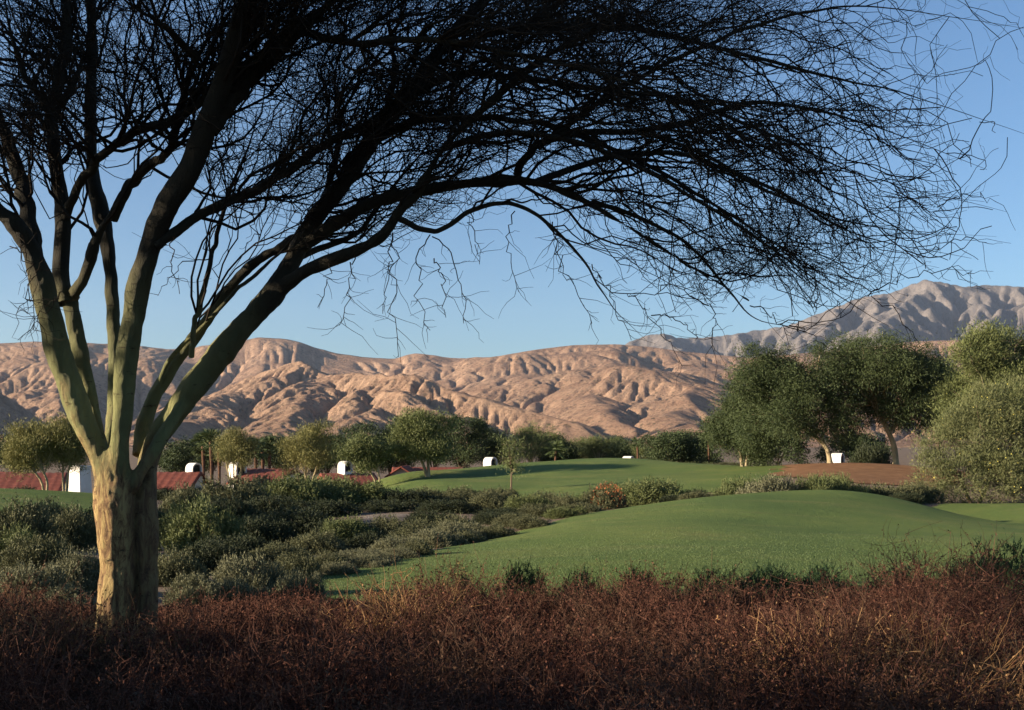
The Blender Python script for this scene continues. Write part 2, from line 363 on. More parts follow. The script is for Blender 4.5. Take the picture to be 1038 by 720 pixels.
m_sand = material('stony_sand', b_sand, 0.95, 0.1)
turf_sheet('sandy_wash', 'pale stony sand between the dark shrubs', [(372, 37.5), (390, 37), (412, 37.5), (420, 39), (400, 40.4), (378, 40)], 0.25, m_sand, 0.03, 0.9)
turf_sheet('stony_bank', 'pale stony bank beside the red flowering shrub', [(618, 38.5), (640, 38), (662, 39), (652, 42), (630, 46), (618, 43)], 0.25, m_sand, 0.035, 0.9)

# ---------------------------------------------------------------- plant building
def tubes(pts, rad, sides=4):
    """pts (N,K,3), rad (N,K) -> verts, quads of N open tubes"""
    pts = np.asarray(pts, float); rad = np.asarray(rad, float); N, K, _ = pts.shape
    t = np.gradient(pts, axis=1); t /= np.linalg.norm(t, axis=2, keepdims=True) + 1e-9
    mean = pts[:, -1] - pts[:, 0]
    ref = np.where((np.abs(mean[:, 2]) > 0.8 * np.linalg.norm(mean, axis=1))[:, None], np.array([1.0, 0.12, 0]), np.array([0.13, 0.1, 1.0]))[:, None, :]
    u = np.cross(t, np.broadcast_to(ref, t.shape)); u /= np.linalg.norm(u, axis=2, keepdims=True) + 1e-9
    v = np.cross(t, u)
    a = np.arange(sides) * 2 * math.pi / sides
    V = pts[:, :, None] + rad[:, :, None, None] * (np.cos(a)[:, None] * u[:, :, None] + np.sin(a)[:, None] * v[:, :, None])
    i = np.arange(N * K * sides).reshape(N, K, sides); j = np.roll(i, -1, axis=2)
    Q = np.stack([i[:, :-1], i[:, 1:], j[:, 1:], j[:, :-1]], -1).reshape(-1, 4)
    return V.reshape(-1, 3), Q

def join(parts):
    vs, fs, o = [], [], 0
    for v, f in parts: vs.append(v); fs.append(f + o); o += len(v)
    return np.concatenate(vs), np.concatenate(fs)

def unit(a): return a / (np.linalg.norm(a, axis=-1, keepdims=True) + 1e-9)

def leaves(c, d, L, Wd, rng):
    """leaf blades: centres c, axis directions d, lengths, widths; a blade is a kite folded a little"""
    n = len(c); d = unit(d); s = unit(np.cross(d, unit(rng.normal(size=(n, 3)))))
    L = np.broadcast_to(L, n)[:, None]; Wd = np.broadcast_to(Wd, n)[:, None]
    a = c - d * L / 2; b = c + d * L / 2; m = c - d * L * 0.08
    V = np.stack([a, m + s * Wd / 2, b, m - s * Wd / 2], 1).reshape(-1, 3)
    return V, np.arange(4 * n).reshape(n, 4)

def foliage(name, cols, scale=0.6, translucent=0.12, rough=0.65):
    def build(nt, N, L, b):
        g = N.new('ShaderNodeNewGeometry')
        c = ramp(nt, g.outputs['Random Per Island'], [(0.0, cols[0]), (0.45, cols[1]), (1.0, cols[2])])
        c = mixc(nt, ramp(nt, noise(nt, scale, 4, 0.6), [(0.35, (0, 0, 0)), (0.7, (0.7, 0.7, 0.7))]), c, cols[2])
        L.new(c, b.inputs['Base Color'])
        tr = N.new('ShaderNodeBsdfTranslucent'); mx = N.new('ShaderNodeMixShader'); mx.inputs[0].default_value = translucent
        L.new(c, tr.inputs['Color']); out = N['Material Output']
        L.new(b.outputs[0], mx.inputs[1]); L.new(tr.outputs[0], mx.inputs[2]); L.new(mx.outputs[0], out.inputs['Surface'])
    return material(name, build, rough, 0.2)

def b_pale(nt, N, L, b):
    c = ramp(nt, noise(nt, 3, 6, 0.65, mapping=(1, 1, 0.3)), [(0.3, (0.20, 0.155, 0.085)), (0.7, (0.40, 0.33, 0.20))])
    L.new(c, b.inputs['Base Color']); bump(nt, b, noise(nt, 14, 5, 0.7, mapping=(1, 1, 0.25)), 0.6, 0.03)
m_pale_bark = material('pale_bark', b_pale, 0.85, 0.15)
def b_brown(nt, N, L, b):
    c = ramp(nt, noise(nt, 3, 6, 0.65, mapping=(1, 1, 0.3)), [(0.3, (0.09, 0.06, 0.04)), (0.7, (0.20, 0.145, 0.10))])
    L.new(c, b.inputs['Base Color']); bump(nt, b, noise(nt, 14, 5, 0.7, mapping=(1, 1, 0.25)), 0.8, 0.04)
m_brown_bark = material('brown_bark', b_brown, 0.9, 0.1)

F_OLIVE = foliage('olive_leaf', [(0.095, 0.100, 0.030), (0.140, 0.138, 0.044), (0.200, 0.185, 0.065)])
F_GREEN = foliage('mid_green_leaf', [(0.055, 0.072, 0.024), (0.085, 0.105, 0.036), (0.125, 0.140, 0.050)])
F_FEATHER = foliage('feathery_leaf', [(0.024, 0.038, 0.014), (0.038, 0.056, 0.020), (0.064, 0.082, 0.030)])
F_DARK = foliage('dark_leaf', [(0.020, 0.034, 0.013), (0.034, 0.052, 0.019), (0.058, 0.076, 0.028)])
F_SHADY = foliage('shade_blackened_shrub_leaf', [(0.014, 0.022, 0.011), (0.026, 0.036, 0.016), (0.050, 0.058, 0.026)], 1.5)  # dark shrub leaf, blackened further to paint in the hollow's shade
F_SAGE = foliage('sage_leaf', [(0.070, 0.074, 0.040), (0.115, 0.118, 0.062), (0.175, 0.172, 0.098)], 1.5)
F_SHRUB = foliage('shrub_leaf', [(0.044, 0.050, 0.022), (0.074, 0.080, 0.036), (0.125, 0.125, 0.060)], 1.5)
F_HERB = foliage('low_green_leaf', [(0.018, 0.040, 0.016), (0.028, 0.058, 0.022), (0.042, 0.080, 0.028)], 2.0)
F_BUSH = foliage('bush_leaf', [(0.054, 0.068, 0.025), (0.088, 0.102, 0.040), (0.140, 0.144, 0.062)])
F_PALM = foliage('palm_leaf', [(0.030, 0.050, 0.018), (0.050, 0.074, 0.024), (0.080, 0.100, 0.034)])

def bezier(a, b, bow, k, rng):
    a = np.array(a); b = np.array(b); m = (a + b) / 2 + np.array(bow); t = np.linspace(0, 1, k)[:, None]
    p = (1 - t) ** 2 * a + 2 * t * (1 - t) * m + t ** 2 * b
    w = rng.normal(size=p.shape) * 0.03 * np.linalg.norm(b - a); w[0] = 0; w[-1] = 0
    return p + w * np.sin(np.linspace(0, math.pi, k))[:, None]

def crown_leaves(lobes, rng, n_clumps, per, csize, ll, lw, mode):
    """lobes: (x,y,z,rx,ry,rz) ellipsoids in the tree's own space; leaf clumps sit through the outer half of each lobe"""
    lobes = np.array(lobes, float); vol = lobes[:, 3] * lobes[:, 4] * lobes[:, 5]; pick = rng.choice(len(lobes), n_clumps, p=vol ** 0.8 / (vol ** 0.8).sum())
    lb = lobes[pick]; d = unit(rng.normal(size=(n_clumps, 3))); r = rng.uniform(0.30, 1.0, (n_clumps, 1)) ** 0.55 * rng.uniform(0.86, 1.1, (n_clumps, 1))
    cc = lb[:, :3] + d * r * lb[:, 3:6]
    od = unit(d / lb[:, 3:6])
    size = csize * rng.uniform(0.5, 1.5, n_clumps)
    c = np.repeat(cc, per, 0) + rng.normal(size=(n_clumps * per, 3)) * np.repeat(size, per)[:, None] * np.array([1, 1, 0.62])
    out = np.repeat(od, per, 0); n = len(c); up = np.array([0, 0, 1.0])
    if mode == 'spray': dr = 0.75 * out + 0.65 * up + 0.55 * rng.normal(size=(n, 3))
    elif mode == 'droop': dr = 0.7 * out - 0.45 * up + 0.6 * rng.normal(size=(n, 3))
    else: dr = rng.normal(size=(n, 3)) + 0.4 * out
    return leaves(c, dr, ll * rng.uniform(0.6, 1.4, n), lw * rng.uniform(0.7, 1.3, n), rng), cc

def leafy_tree(name, label, base, stems, lobes, leaf_mat, bark, seed, n_clumps=260, per=45, csize=0.35, ll=0.2, lw=0.06, mode='spray', group=None, cat='tree', r0=0.12, limbs=26):
    """stems: list of polylines (own space) for trunks; limbs run from the stem tops into the crown"""
    rng = np.random.default_rng(seed)
    t = empty(name, base, label, cat, group)
    (lv, lf), cc = crown_leaves(lobes, rng, n_clumps, per, csize, ll, lw, mode)
    segs = []
    tops = []
    for st in stems:
        st = np.array(st, float); k = 9
        tt = np.linspace(0, len(st) - 1, k); p = np.stack([np.interp(tt, np.arange(len(st)), st[:, i]) for i in range(3)], 1)
        for _ in range(2): p[1:-1] = (p[:-2] + 2 * p[1:-1] + p[2:]) / 4
        rr = np.linspace(r0, r0 * 0.55, k); rr[0] *= 1.35
        segs.append(tubes(p[None], rr[None], 8)); tops.append((p, rr))
    for c in cc[rng.choice(len(cc), min(limbs, len(cc)), replace=False)]:
        p, rr = tops[int(np.argmin([np.linalg.norm(q[0][-1] - c) for q in tops]))]; i = int(rng.integers(5, 9)); a = p[i]
        segs.append(tubes(bezier(a, c, (0, 0, 0.12 * np.linalg.norm(c - a)), 7, rng)[None], np.linspace(rr[i] * 0.62, 0.012, 7)[None], 5))
    v, f = join(segs)
    mesh_obj('trunk', v, f, bark, t, smooth=True)
    mesh_obj('crown', lv, lf, leaf_mat, t)
    return t
# ---------------------------------------------------------------- the big bare tree
def px_line(pts, n):
    """Catmull-Rom through (px, py, depth, radius in px)"""
    q = np.array(pts, float); w = np.array([list(P(a[0], a[1], a[2])) + [a[3] / F * a[2]] for a in q])
    w = np.vstack([2 * w[0] - w[1], w, 2 * w[-1] - w[-2]]); m = len(q)
    out = []
    for s in np.linspace(0, m - 1, n):
        i = min(int(s), m - 2); t = s - i; a, b, c, d = w[i:i+4]
        out.append(0.5 * (2*b + (c-a)*t + (2*a-5*b+4*c-d)*t*t + (3*b-a-3*c+d)*t**3))
    out = np.array(out); out[:, 3] = np.maximum(out[:, 3], 0.002); return out

STEMS = [  # thick wood, grown together into one trunk
    [(118, 668, 9.0, 25), (117, 640, 9.0, 20), (118, 600, 9.0, 18.5), (117, 550, 9.0, 18.5), (116, 510, 9.0, 21), (114, 478, 9.0, 23), (108, 455, 8.98, 17)],
    [(112, 482, 9.0, 17), (97, 452, 8.95, 15), (80, 415, 8.9, 16), (62, 365, 8.85, 16.5), (52, 325, 8.8, 16.5), (43, 290, 8.75, 16), (32, 255, 8.7, 13), (14, 228, 8.6, 11), (-12, 205, 8.5, 10), (-60, 160, 8.3, 8), (-120, 100, 8.1, 6)],
    [(104, 458, 9.05, 9), (97, 425, 9.1, 10), (88, 390, 9.1, 10), (77, 340, 9.15, 11), (70, 300, 9.2, 11)],
    [(118, 484, 9.0, 17), (121, 455, 8.92, 14), (124, 410, 8.85, 13.5), (130, 350, 8.78, 13.5), (140, 295, 8.7, 14), (155, 240, 8.6, 14), (172, 205, 8.5, 15), (193, 168, 8.4, 15), (208, 133, 8.3, 14), (222, 95, 8.2, 13), (238, 40, 8.05, 12), (252, -10, 7.9, 11), (285, -90, 7.7, 8)],
    [(152, 668, 9.1, 16), (150, 640, 9.08, 13), (150, 590, 9.08, 11.5), (149, 540, 9.08, 11.5), (148, 500, 9.13, 12), (150, 470, 9.25, 13), (163, 440, 9.3, 14), (185, 408, 9.3, 16), (212, 372, 9.3, 17), (245, 334, 9.3, 16), (275, 300, 9.3, 14.5), (297, 262, 9.35, 12), (316, 226, 9.4, 11.5), (345, 190, 9.4, 11), (375, 146, 9.5, 10), (412, 97, 9.6, 9), (446, 50, 9.7, 8), (480, 12, 9.8, 7), (530, -50, 10, 5)],
    [(120, 500, 9.02, 12), (136, 488, 8.98, 9), (150, 466, 9.02, 8), (168, 438, 9.12, 8), (186, 408, 9.25, 8)],
    [(143, 462, 9.4, 11), (146, 435, 9.5, 10), (158, 400, 9.55, 8.5), (180, 366, 9.6, 8), (204, 333, 9.6, 7.5), (230, 295, 9.6, 7), (256, 268, 9.55, 6.5), (286, 250, 9.5, 7), (315, 235, 9.45, 7)],
    [(280, 296, 9.3, 10), (303, 279, 9.2, 8.5), (332, 265, 9.1, 8), (362, 254, 9.0, 7.5), (388, 239, 8.95, 7), (404, 215, 8.9, 6.5), (424, 193, 8.85, 6), (450, 150, 8.8, 5), (490, 110, 8.7, 4.5), (550, 60, 8.6, 4), (620, 20, 8.5, 3)],
    [(305, 250, 9.35, 9), (335, 230, 9.3, 8.5), (374, 207, 9.25, 8), (412, 196, 9.2, 8), (459, 188, 9.15, 7.5), (513, 183, 9.1, 7), (545, 186, 9.0, 6), (585, 200, 8.9, 4.5), (640, 232, 8.7, 3.2), (700, 270, 8.6, 2.5), (760, 305, 8.5, 2)],
    [(104, 470, 9.25, 9), (113, 430, 9.35, 8), (116, 385, 9.4, 7.5), (116, 340, 9.45, 7.5), (110, 262, 9.5, 9), (102, 215, 9.55, 10), (94, 173, 9.6, 8.5), (92, 105, 9.6, 7.5), (93, 40, 9.7, 7), (91, -20, 9.8, 6), (85, -90, 9.9, 4)],
]
LIMBS = [
    [(36, 268, 8.75, 9), (28, 215, 8.9, 8), (20, 180, 9.0, 7.5), (6, 140, 9.1, 6.5), (-10, 95, 9.2, 6), (-30, 30, 9.3, 4)],
    [(66, 308, 9.15, 9), (62, 280, 9.2, 8.5), (64, 225, 9.25, 8), (60, 190, 9.3, 7), (53, 140, 9.3, 6.5), (52, 114, 9.35, 6), (60, 80, 9.4, 6), (67, 45, 9.45, 6.5), (70, -10, 9.5, 6), (76, -80, 9.6, 4)],
    [(52, 118, 9.35, 4), (38, 96, 9.3, 3.5), (22, 68, 9.25, 3), (10, 30, 9.2, 2.5), (2, -20, 9.1, 2)],
    [(53, 120, 9.35, 4.5), (68, 96, 9.45, 4), (80, 72, 9.5, 4), (86, 40, 9.6, 3)],
    [(70, 306, 9.2, 7), (84, 286, 9.1, 5.5), (95, 255, 9.0, 6), (104, 232, 8.9, 5.5), (128, 195, 8.8, 5)],
    [(64, 226, 9.25, 5), (76, 196, 9.1, 4.5), (94, 168, 8.95, 4.5), (114, 148, 8.8, 4), (140, 134, 8.7, 4.5), (168, 125, 8.6, 4.5), (198, 107, 8.5, 4), (226, 80, 8.4, 3.5), (246, 58, 8.2, 3), (290, 20, 8.0, 2.5)],
    [(114, 222, 9.5, 6), (124, 200, 9.4, 5.5), (138, 180, 9.3, 5), (158, 163, 9.1, 4.5), (172, 152, 8.9, 4), (178, 130, 8.8, 4), (186, 95, 8.7, 4), (200, 60, 8.6, 3.5), (222, 20, 8.5, 3)],
    [(158, 248, 8.6, 7), (174, 238, 8.6, 5.5), (196, 222, 8.65, 5), (224, 207, 8.7, 5), (264, 190, 8.8, 4.8), (306, 163, 8.9, 4.5), (340, 141, 9.0, 4), (376, 125, 9.1, 3.5), (418, 97, 9.2, 3.2), (448, 52, 9.3, 3), (484, 4, 9.5, 2.5)],
    [(212, 132, 8.3, 10), (238, 96, 8.35, 9), (264, 66, 8.4, 9), (295, 35, 8.5, 8), (324, 12, 8.6, 7), (370, -20, 8.7, 5)],
    [(194, 362, 9.2, 3), (196, 335, 9.1, 2.7), (203, 310, 9.05, 2.6), (214, 262, 9.0, 2.4), (222, 232, 8.95, 2.2), (232, 196, 8.9, 2), (252, 150, 8.8, 1.8), (262, 110, 8.7, 1.5)],
    [(158, 396, 9.5, 2.5), (172, 366, 9.45, 2.4), (190, 345, 9.4, 2.2), (214, 322, 9.35, 2), (238, 296, 9.3, 2), (262, 276, 9.3, 2), (290, 250, 9.2, 1.8), (316, 214, 9.1, 1.6)],
    [(524, 178, 9.1, 5), (530, 165, 9.05, 4.5), (546, 148, 9.0, 4.5), (585, 134, 8.9, 4.2), (645, 133, 8.7, 4), (700, 122, 8.5, 3.5), (760, 104, 8.3, 3), (830, 112, 8.1, 2.4), (890, 130, 8.0, 1.9), (1000, 172, 7.9, 1.4)],
    [(545, 150, 9.0, 3.5), (600, 108, 9.0, 3.2), (660, 72, 9.0, 3), (740, 36, 9.0, 2.6), (820, 12, 9.0, 2), (900, 8, 9.0, 1.6), (1045, 30, 9.0, 1.1)],
    [(540, 186, 9.1, 4), (600, 164, 9.3, 3.6), (670, 155, 9.4, 3.2), (730, 170, 9.5, 2.8), (800, 200, 9.6, 2.4), (870, 238, 9.7, 1.8), (985, 262, 9.7, 1.3)],
    [(446, 52, 9.7, 5), (500, 34, 9.9, 4.5), (570, 26, 10.1, 4), (650, 30, 10.3, 3.4), (740, 52, 10.5, 2.8), (830, 76, 10.6, 2.2), (920, 96, 10.7, 1.6), (1050, 140, 10.8, 1.1)],
    [(415, 95, 9.6, 5), (470, 75, 9.8, 4.5), (540, 82, 10.0, 4), (620, 92, 10.2, 3.4), (700, 104, 10.4, 2.8), (790, 140, 10.5, 2.2), (870, 176, 10.6, 1.6), (1020, 215, 10.6, 1.1)],
    [(378, 142, 9.5, 5), (430, 122, 9.6, 4.5), (490, 120, 9.8, 4), (560, 128, 10.0, 3.5), (640, 160, 10.2, 3), (720, 205, 10.3, 2.4), (790, 250, 10.4, 1.8), (850, 290, 10.4, 1.2)],
    [(450, 150, 8.8, 4), (510, 135, 8.6, 3.6), (570, 140, 8.4, 3.2), (640, 165, 8.3, 2.8), (710, 205, 8.2, 2.3), (780, 250, 8.1, 1.7), (850, 300, 8.0, 1.3), (925, 345, 8.0, 0.9)],
    [(405, 222, 8.9, 3.5), (440, 235, 8.85, 3), (478, 213, 8.8, 3), (512, 206, 8.7, 2.8), (550, 222, 8.6, 2.4), (590, 262, 8.5, 1.9), (620, 310, 8.4, 1.4), (655, 345, 8.4, 1.0)],
    [(300, 262, 9.35, 4), (330, 250, 9.6, 3.6), (366, 232, 9.8, 3.2), (410, 175, 10.0, 3), (450, 130, 10.2, 2.6)],
    [(370, 150, 9.5, 4.5), (392, 110, 9.3, 4), (400, 70, 9.2, 3.5), (395, 30, 9.0, 3), (400, -20, 8.9, 2.5)],
    [(325, 212, 9.4, 4.5), (338, 170, 9.6, 4), (345, 130, 9.8, 3.5), (340, 80, 10, 3), (352, 20, 10.2, 2.5)],
    [(640, 133, 8.7, 2.6), (700, 150, 8.5, 2.3), (770, 190, 8.3, 2), (830, 215, 8.2, 1.6), (900, 232, 8.1, 1.2), (1010, 240, 8.1, 0.8)],
    [(600, 204, 8.9, 2.8), (650, 222, 8.8, 2.4), (700, 250, 8.7, 2), (735, 290, 8.6, 1.6), (770, 325, 8.5, 1.2), (840, 335, 8.5, 0.8)],
    [(300, 30, 8.5, 5), (360, 44, 8.2, 4.4), (440, 40, 7.9, 3.8), (530, 56, 7.7, 3.2), (620, 78, 7.5, 2.6), (710, 118, 7.4, 2), (800, 160, 7.3, 1.4)],
    [(200, 60, 8.2, 5), (170, 30, 7.9, 4), (140, 10, 7.7, 3), (100, -20, 7.5, 2.4)],
]
# lowest edge of the crown as photographed: twigs may hang past it only here and there
EDGE_X = [-200, 0, 40, 90, 160, 230, 300, 350, 420, 470, 530, 560, 600, 640, 680, 720, 780, 830, 870, 920, 970, 1010, 1035, 1080]
EDGE_Y = [240, 215, 180, 195, 190, 225, 230, 262, 262, 235, 215, 235, 268, 300, 325, 340, 345, 335, 325, 312, 275, 235, 190, 120]

m_twig = material('twig_bark', lambda nt, N, L, b: b.inputs['Base Color'].__setattr__('default_value', (0.026, 0.021, 0.016, 1)), 0.9, 0.05)
def b_bark(nt, N, L, b):
    tc = N.new('ShaderNodeTexCoord'); sp = N.new('ShaderNodeSeparateXYZ'); L.new(tc.outputs['Object'], sp.inputs[0])
    big = noise(nt, 2.2, 5, 0.6, mapping=(1, 1, 0.45)); fine = noise(nt, 15, 10, 0.78, mapping=(1, 1, 0.30), distortion=0.9)
    green = ramp(nt, big, [(0.3, (0.11, 0.118, 0.052)), (0.55, (0.21, 0.212, 0.088)), (0.75, (0.34, 0.315, 0.135))])
    brown = ramp(nt, fine, [(0.36, (0.050, 0.030, 0.017)), (0.46, (0.20, 0.118, 0.056)), (0.55, (0.38, 0.275, 0.115)), (0.76, (0.50, 0.40, 0.17))])
    # old cracked bark low on the trunk and round the fork, smooth green bark above
    h = N.new('ShaderNodeMapRange'); L.new(sp.outputs['Z'], h.inputs[0]); h.inputs[1].default_value = 2.15; h.inputs[2].default_value = 1.25
    ad = N.new('ShaderNodeMath'); ad.operation = 'ADD'; L.new(h.outputs[0], ad.inputs[0])
    sub = N.new('ShaderNodeMath'); sub.operation = 'SUBTRACT'; L.new(noise(nt, 4.5, 6, 0.7, mapping=(1, 1, 0.35)), sub.inputs[0]); sub.inputs[1].default_value = 0.5
    mul = N.new('ShaderNodeMath'); mul.operation = 'MULTIPLY'; L.new(sub.outputs[0], mul.inputs[0]); mul.inputs[1].default_value = 2.6; L.new(mul.outputs[0], ad.inputs[1])
    old = ramp(nt, ad.outputs[0], [(0.2, (0, 0, 0)), (0.75, (1, 1, 1))])
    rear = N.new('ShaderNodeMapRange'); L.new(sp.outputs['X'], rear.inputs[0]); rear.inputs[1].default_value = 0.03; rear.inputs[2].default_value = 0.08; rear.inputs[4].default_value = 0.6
    brown = mixc(nt, rear.outputs[0], brown, (0.085, 0.055, 0.035))      # the rear stem is painted darker to stand in for its shade
    c = mixc(nt, old, green, brown)
    scars = ramp(nt, noise(nt, 8, 6, 0.75, mapping=(0.7, 0.7, 2.6)), [(0.61, (0, 0, 0)), (0.66, (1, 1, 1))])
    c = mixc(nt, scars, c, (0.07, 0.05, 0.025))
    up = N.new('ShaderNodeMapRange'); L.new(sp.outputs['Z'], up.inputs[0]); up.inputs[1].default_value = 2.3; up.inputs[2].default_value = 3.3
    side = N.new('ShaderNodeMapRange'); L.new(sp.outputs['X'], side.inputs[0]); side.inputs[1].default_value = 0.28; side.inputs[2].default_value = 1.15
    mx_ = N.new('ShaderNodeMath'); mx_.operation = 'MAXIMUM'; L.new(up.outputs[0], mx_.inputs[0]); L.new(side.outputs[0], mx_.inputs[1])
    c = mixc(nt, mx_.outputs[0], c, (0.032, 0.028, 0.018))       # dark young wood, plus crown shade painted onto upper and right-hand limbs
    L.new(c, b.inputs['Base Color'])
    p = bump(nt, b, fine, 1.0, 0.045); hm = N.new('ShaderNodeMath'); hm.operation = 'MULTIPLY'
    bump(nt, b, scars, 0.5, 0.012, p)
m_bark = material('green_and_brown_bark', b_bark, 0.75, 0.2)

def strands(start, direc, length, k, rng, wander, flow_w, r0, r1, flow):
    """grow N strands of k points; each step mixes the last heading with the crown's own flow and noise"""
    n = len(start); pts = np.empty((n, k, 3)); pts[:, 0] = start; d = unit(direc); step = (length / (k - 1))[:, None]
    for i in range(1, k):
        d = unit(d + flow_w * flow(pts[:, i - 1]) + wander * rng.normal(size=(n, 3)))
        pts[:, i] = pts[:, i - 1] + d * step
    tt = np.linspace(0, 1, k)[None, :]
    return pts, r0[:, None] * (1 - tt) + r1[:, None] * tt

def big_tree():
    rng = np.random.default_rng(21)
    base = P(135, 668, 9.2); root = empty('desert_tree', base, 'big bare spreading tree with two pale trunks in the red-brown brush', 'tree')
    base = np.array(base)
    stems = [px_line([(a, b, c, r * (0.95 if b > 478 else 0.77)) for a, b, c, r in s], 10 * len(s)) for s in STEMS]; limbs = [px_line(s, 8 * len(s)) for s in LIMBS]
    for k, s in enumerate(limbs):       # kinks along the thin wood, a quick taper at the ends
        s[-20:, 3] *= np.linspace(1, 0.2, 20)
        if k > 10: s[:, 3] *= np.linspace(0.95, 0.62, len(s))
        kn = np.repeat(rng.normal(size=(len(s) // 3 + 1, 3)), 3, 0)[:len(s)]; kn = (kn + np.roll(kn, 1, 0)) / 2
        s[4:, :3] += kn[4:] * np.clip(s[4:, 3:4] * 0.30, .003, .0075)
    v, f = join([tubes(s[None, :, :3], s[None, :, 3], 12) for s in stems])
    # close the tube ends and melt the stems into one skin
    me = bpy.data.meshes.new('wood'); bm = bmesh.new(); o0 = 0
    for s in stems:
        tv, tf = tubes(s[None, :, :3], s[None, :, 3], 12); bv = [bm.verts.new(p) for p in tv]
        for q in tf: bm.faces.new([bv[i] for i in q])
        bm.faces.new(bv[:12][::-1]); bm.faces.new(bv[-12:])
    bmesh.ops.recalc_face_normals(bm, faces=bm.faces); bm.to_mesh(me); bm.free()
    tmp = bpy.data.objects.new('wood', me); COL.objects.link(tmp)
    rm = tmp.modifiers.new('melt', 'REMESH'); rm.mode = 'VOXEL'; rm.voxel_size = 0.011; rm.use_smooth_shade = True
    sm = tmp.modifiers.new('soft', 'SMOOTH'); sm.factor = 0.5; sm.iterations = 5
    dg = bpy.context.evaluated_depsgraph_get(); new = bpy.data.meshes.new_from_object(tmp.evaluated_get(dg)); bpy.data.objects.remove(tmp)
    co = np.empty(len(new.vertices) * 3, np.float32); new.vertices.foreach_get('co', co); co = co.reshape(-1, 3)
    nn = np.empty(len(new.vertices) * 3, np.float32); new.vertices.foreach_get('normal', nn); nn = nn.reshape(-1, 3)
    th = np.arctan2(co[:, 1] - base[1], co[:, 0] - base[0])
    low = np.clip((3.4 - co[:, 2]) / 1.2, 0.15, 1)
    rel = 0.022 * fbm(co[:, 0] * 7 + co[:, 1] * 5, co[:, 2] * 4, 5, 3) + 0.012 * low * fbm(th * 5, co[:, 2] * 3.5, 8, 4) + 0.005 * low * fbm(th * 20, co[:, 2] * 14, 12, 3)
    co = co + nn * rel[:, None] - base
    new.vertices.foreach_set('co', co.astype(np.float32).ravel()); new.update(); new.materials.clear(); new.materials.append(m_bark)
    new.polygons.foreach_set('use_smooth', np.ones(len(new.polygons), bool))
    t = bpy.data.objects.new('trunk', new); COL.objects.link(t); t.parent = root
    for s in limbs:
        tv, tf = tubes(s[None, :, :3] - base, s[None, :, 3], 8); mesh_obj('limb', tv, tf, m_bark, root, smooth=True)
    # crown flow: outward from the fork, arching over and drooping with distance
    hub = np.array(P(140, 470, 9.1))
    def flow(p):
        r = p - hub; h = np.hypot(r[:, 0], r[:, 1])[:, None]
        o = np.concatenate([r[:, :2] / (h + 0.3), np.clip(1.0 - 0.30 * h, -0.75, 1.0)], 1); o[:, 1] *= 0.7
        return unit(o)
    def inside_crown(pts, soft, rng):
        e = pts[:, -1]; d = np.maximum(e[:, 1], 0.5); px = CX + e[:, 0] / d * F; py = HY - (e[:, 2] - CZ) / d * F
        lim = np.interp(px, EDGE_X, EDGE_Y)
        ok = (py < lim - soft * 30 + 26 * rng.normal(size=len(px)) * soft) & (px < 1052) & (py > -220) & (px > -330) & (e[:, 1] > 4.2)
        thin = px > 1048; high = (px > 900) & (py < 70) & (rng.random(len(px)) < 0.25)
        hole = fbm(px / 46, py / 34, 77, 2) > rng.uniform(0.15, 0.55, len(px))
        dense = (px > 470) & (px < 930) & (py > 45) & (py < 262) & (rng.random(len(px)) < 0.36)
        tip = rng.random(len(px)) < np.clip((px - 800) / 290, 0, 0.72)
        return ok & ~thin & ~high & ~hole & ~dense & ~tip
    def spawn(par, rad, n, lo, hi, rng, spread):
        """n child starts along parent strands, weighted by length"""
        N, K, _ = par.shape; seg = np.linalg.norm(par[:, -1] - par[:, 0], axis=1); q = rng.choice(N, n, p=seg / seg.sum())
        s = rng.uniform(lo, hi, n) * (K - 1); i = np.minimum(s.astype(int), K - 2); fr = (s - i)[:, None]
        st = par[q, i] * (1 - fr) + par[q, i + 1] * fr; tg = unit(par[q, i + 1] - par[q, i])
        r = rad[q, i] * (1 - fr[:, 0]) + rad[q, i + 1] * fr[:, 0]
        return st, unit(tg + spread * unit(rng.normal(size=(n, 3)))), r
    def resample(lst, k):
        a = []; 
        for s in lst:
            idx = np.linspace(0, len(s) - 1, k); a.append(np.stack([np.interp(idx, np.arange(len(s)), s[:, c]) for c in range(4)], 1))
        a = np.array(a); return a[:, :, :3], a[:, :, 3]
    up = [s[int(len(s) * c):] for s, c in zip(stems, [1, .62, 1, .55, .62, 1, .85, .35, .28, .5]) if c < 1]
    par, prad = resample(limbs + up, 16)
    segs = np.linalg.norm(np.diff(par, axis=1), axis=2).sum(1)
    # second order
    st, dr, rr = spawn(par, prad, 760, 0.15, 1.0, rng, 0.85)
    L2, R2 = strands(st, dr, rng.uniform(0.7, 2.3, 760), 13, rng, 0.30, 0.22, np.clip(rr * 0.5, 0.0045, 0.015), np.full(760, 0.0034), flow)
    k = inside_crown(L2, 0.9, rng); L2, R2 = L2[k], R2[k]
    # continue the limb ends
    allp = np.concatenate([L2]); allr = np.concatenate([R2])
    lp, lr = resample([s[len(s) // 3:] for s in limbs], 13)
    st, dr, rr = spawn(lp[11:], lr[11:], 170, 0.55, 1.0, rng, 0.7)      # long thin ends that reach past the dense crown
    e2, er = strands(st, dr, rng.uniform(0.5, 1.3, 170), 13, rng, 0.26, 0.12, np.full(170, .0045), np.full(170, .0024), flow)
    k = inside_crown(e2, 0.5, rng); L2 = np.concatenate([L2, e2[k]]); R2 = np.concatenate([R2, er[k]])
    src = np.concatenate([L2, L2, lp]); srr = np.concatenate([R2, R2, lr])
    n3 = 6200
    st, dr, rr = spawn(src, srr, n3, 0.08, 1.0, rng, 0.95)
    L3, R3 = strands(st, dr, rng.uniform(0.35, 1.25, n3), 9, rng, 0.40, 0.15, np.clip(rr * 0.6, 0.0034, 0.0065), np.full(n3, 0.0023), flow)
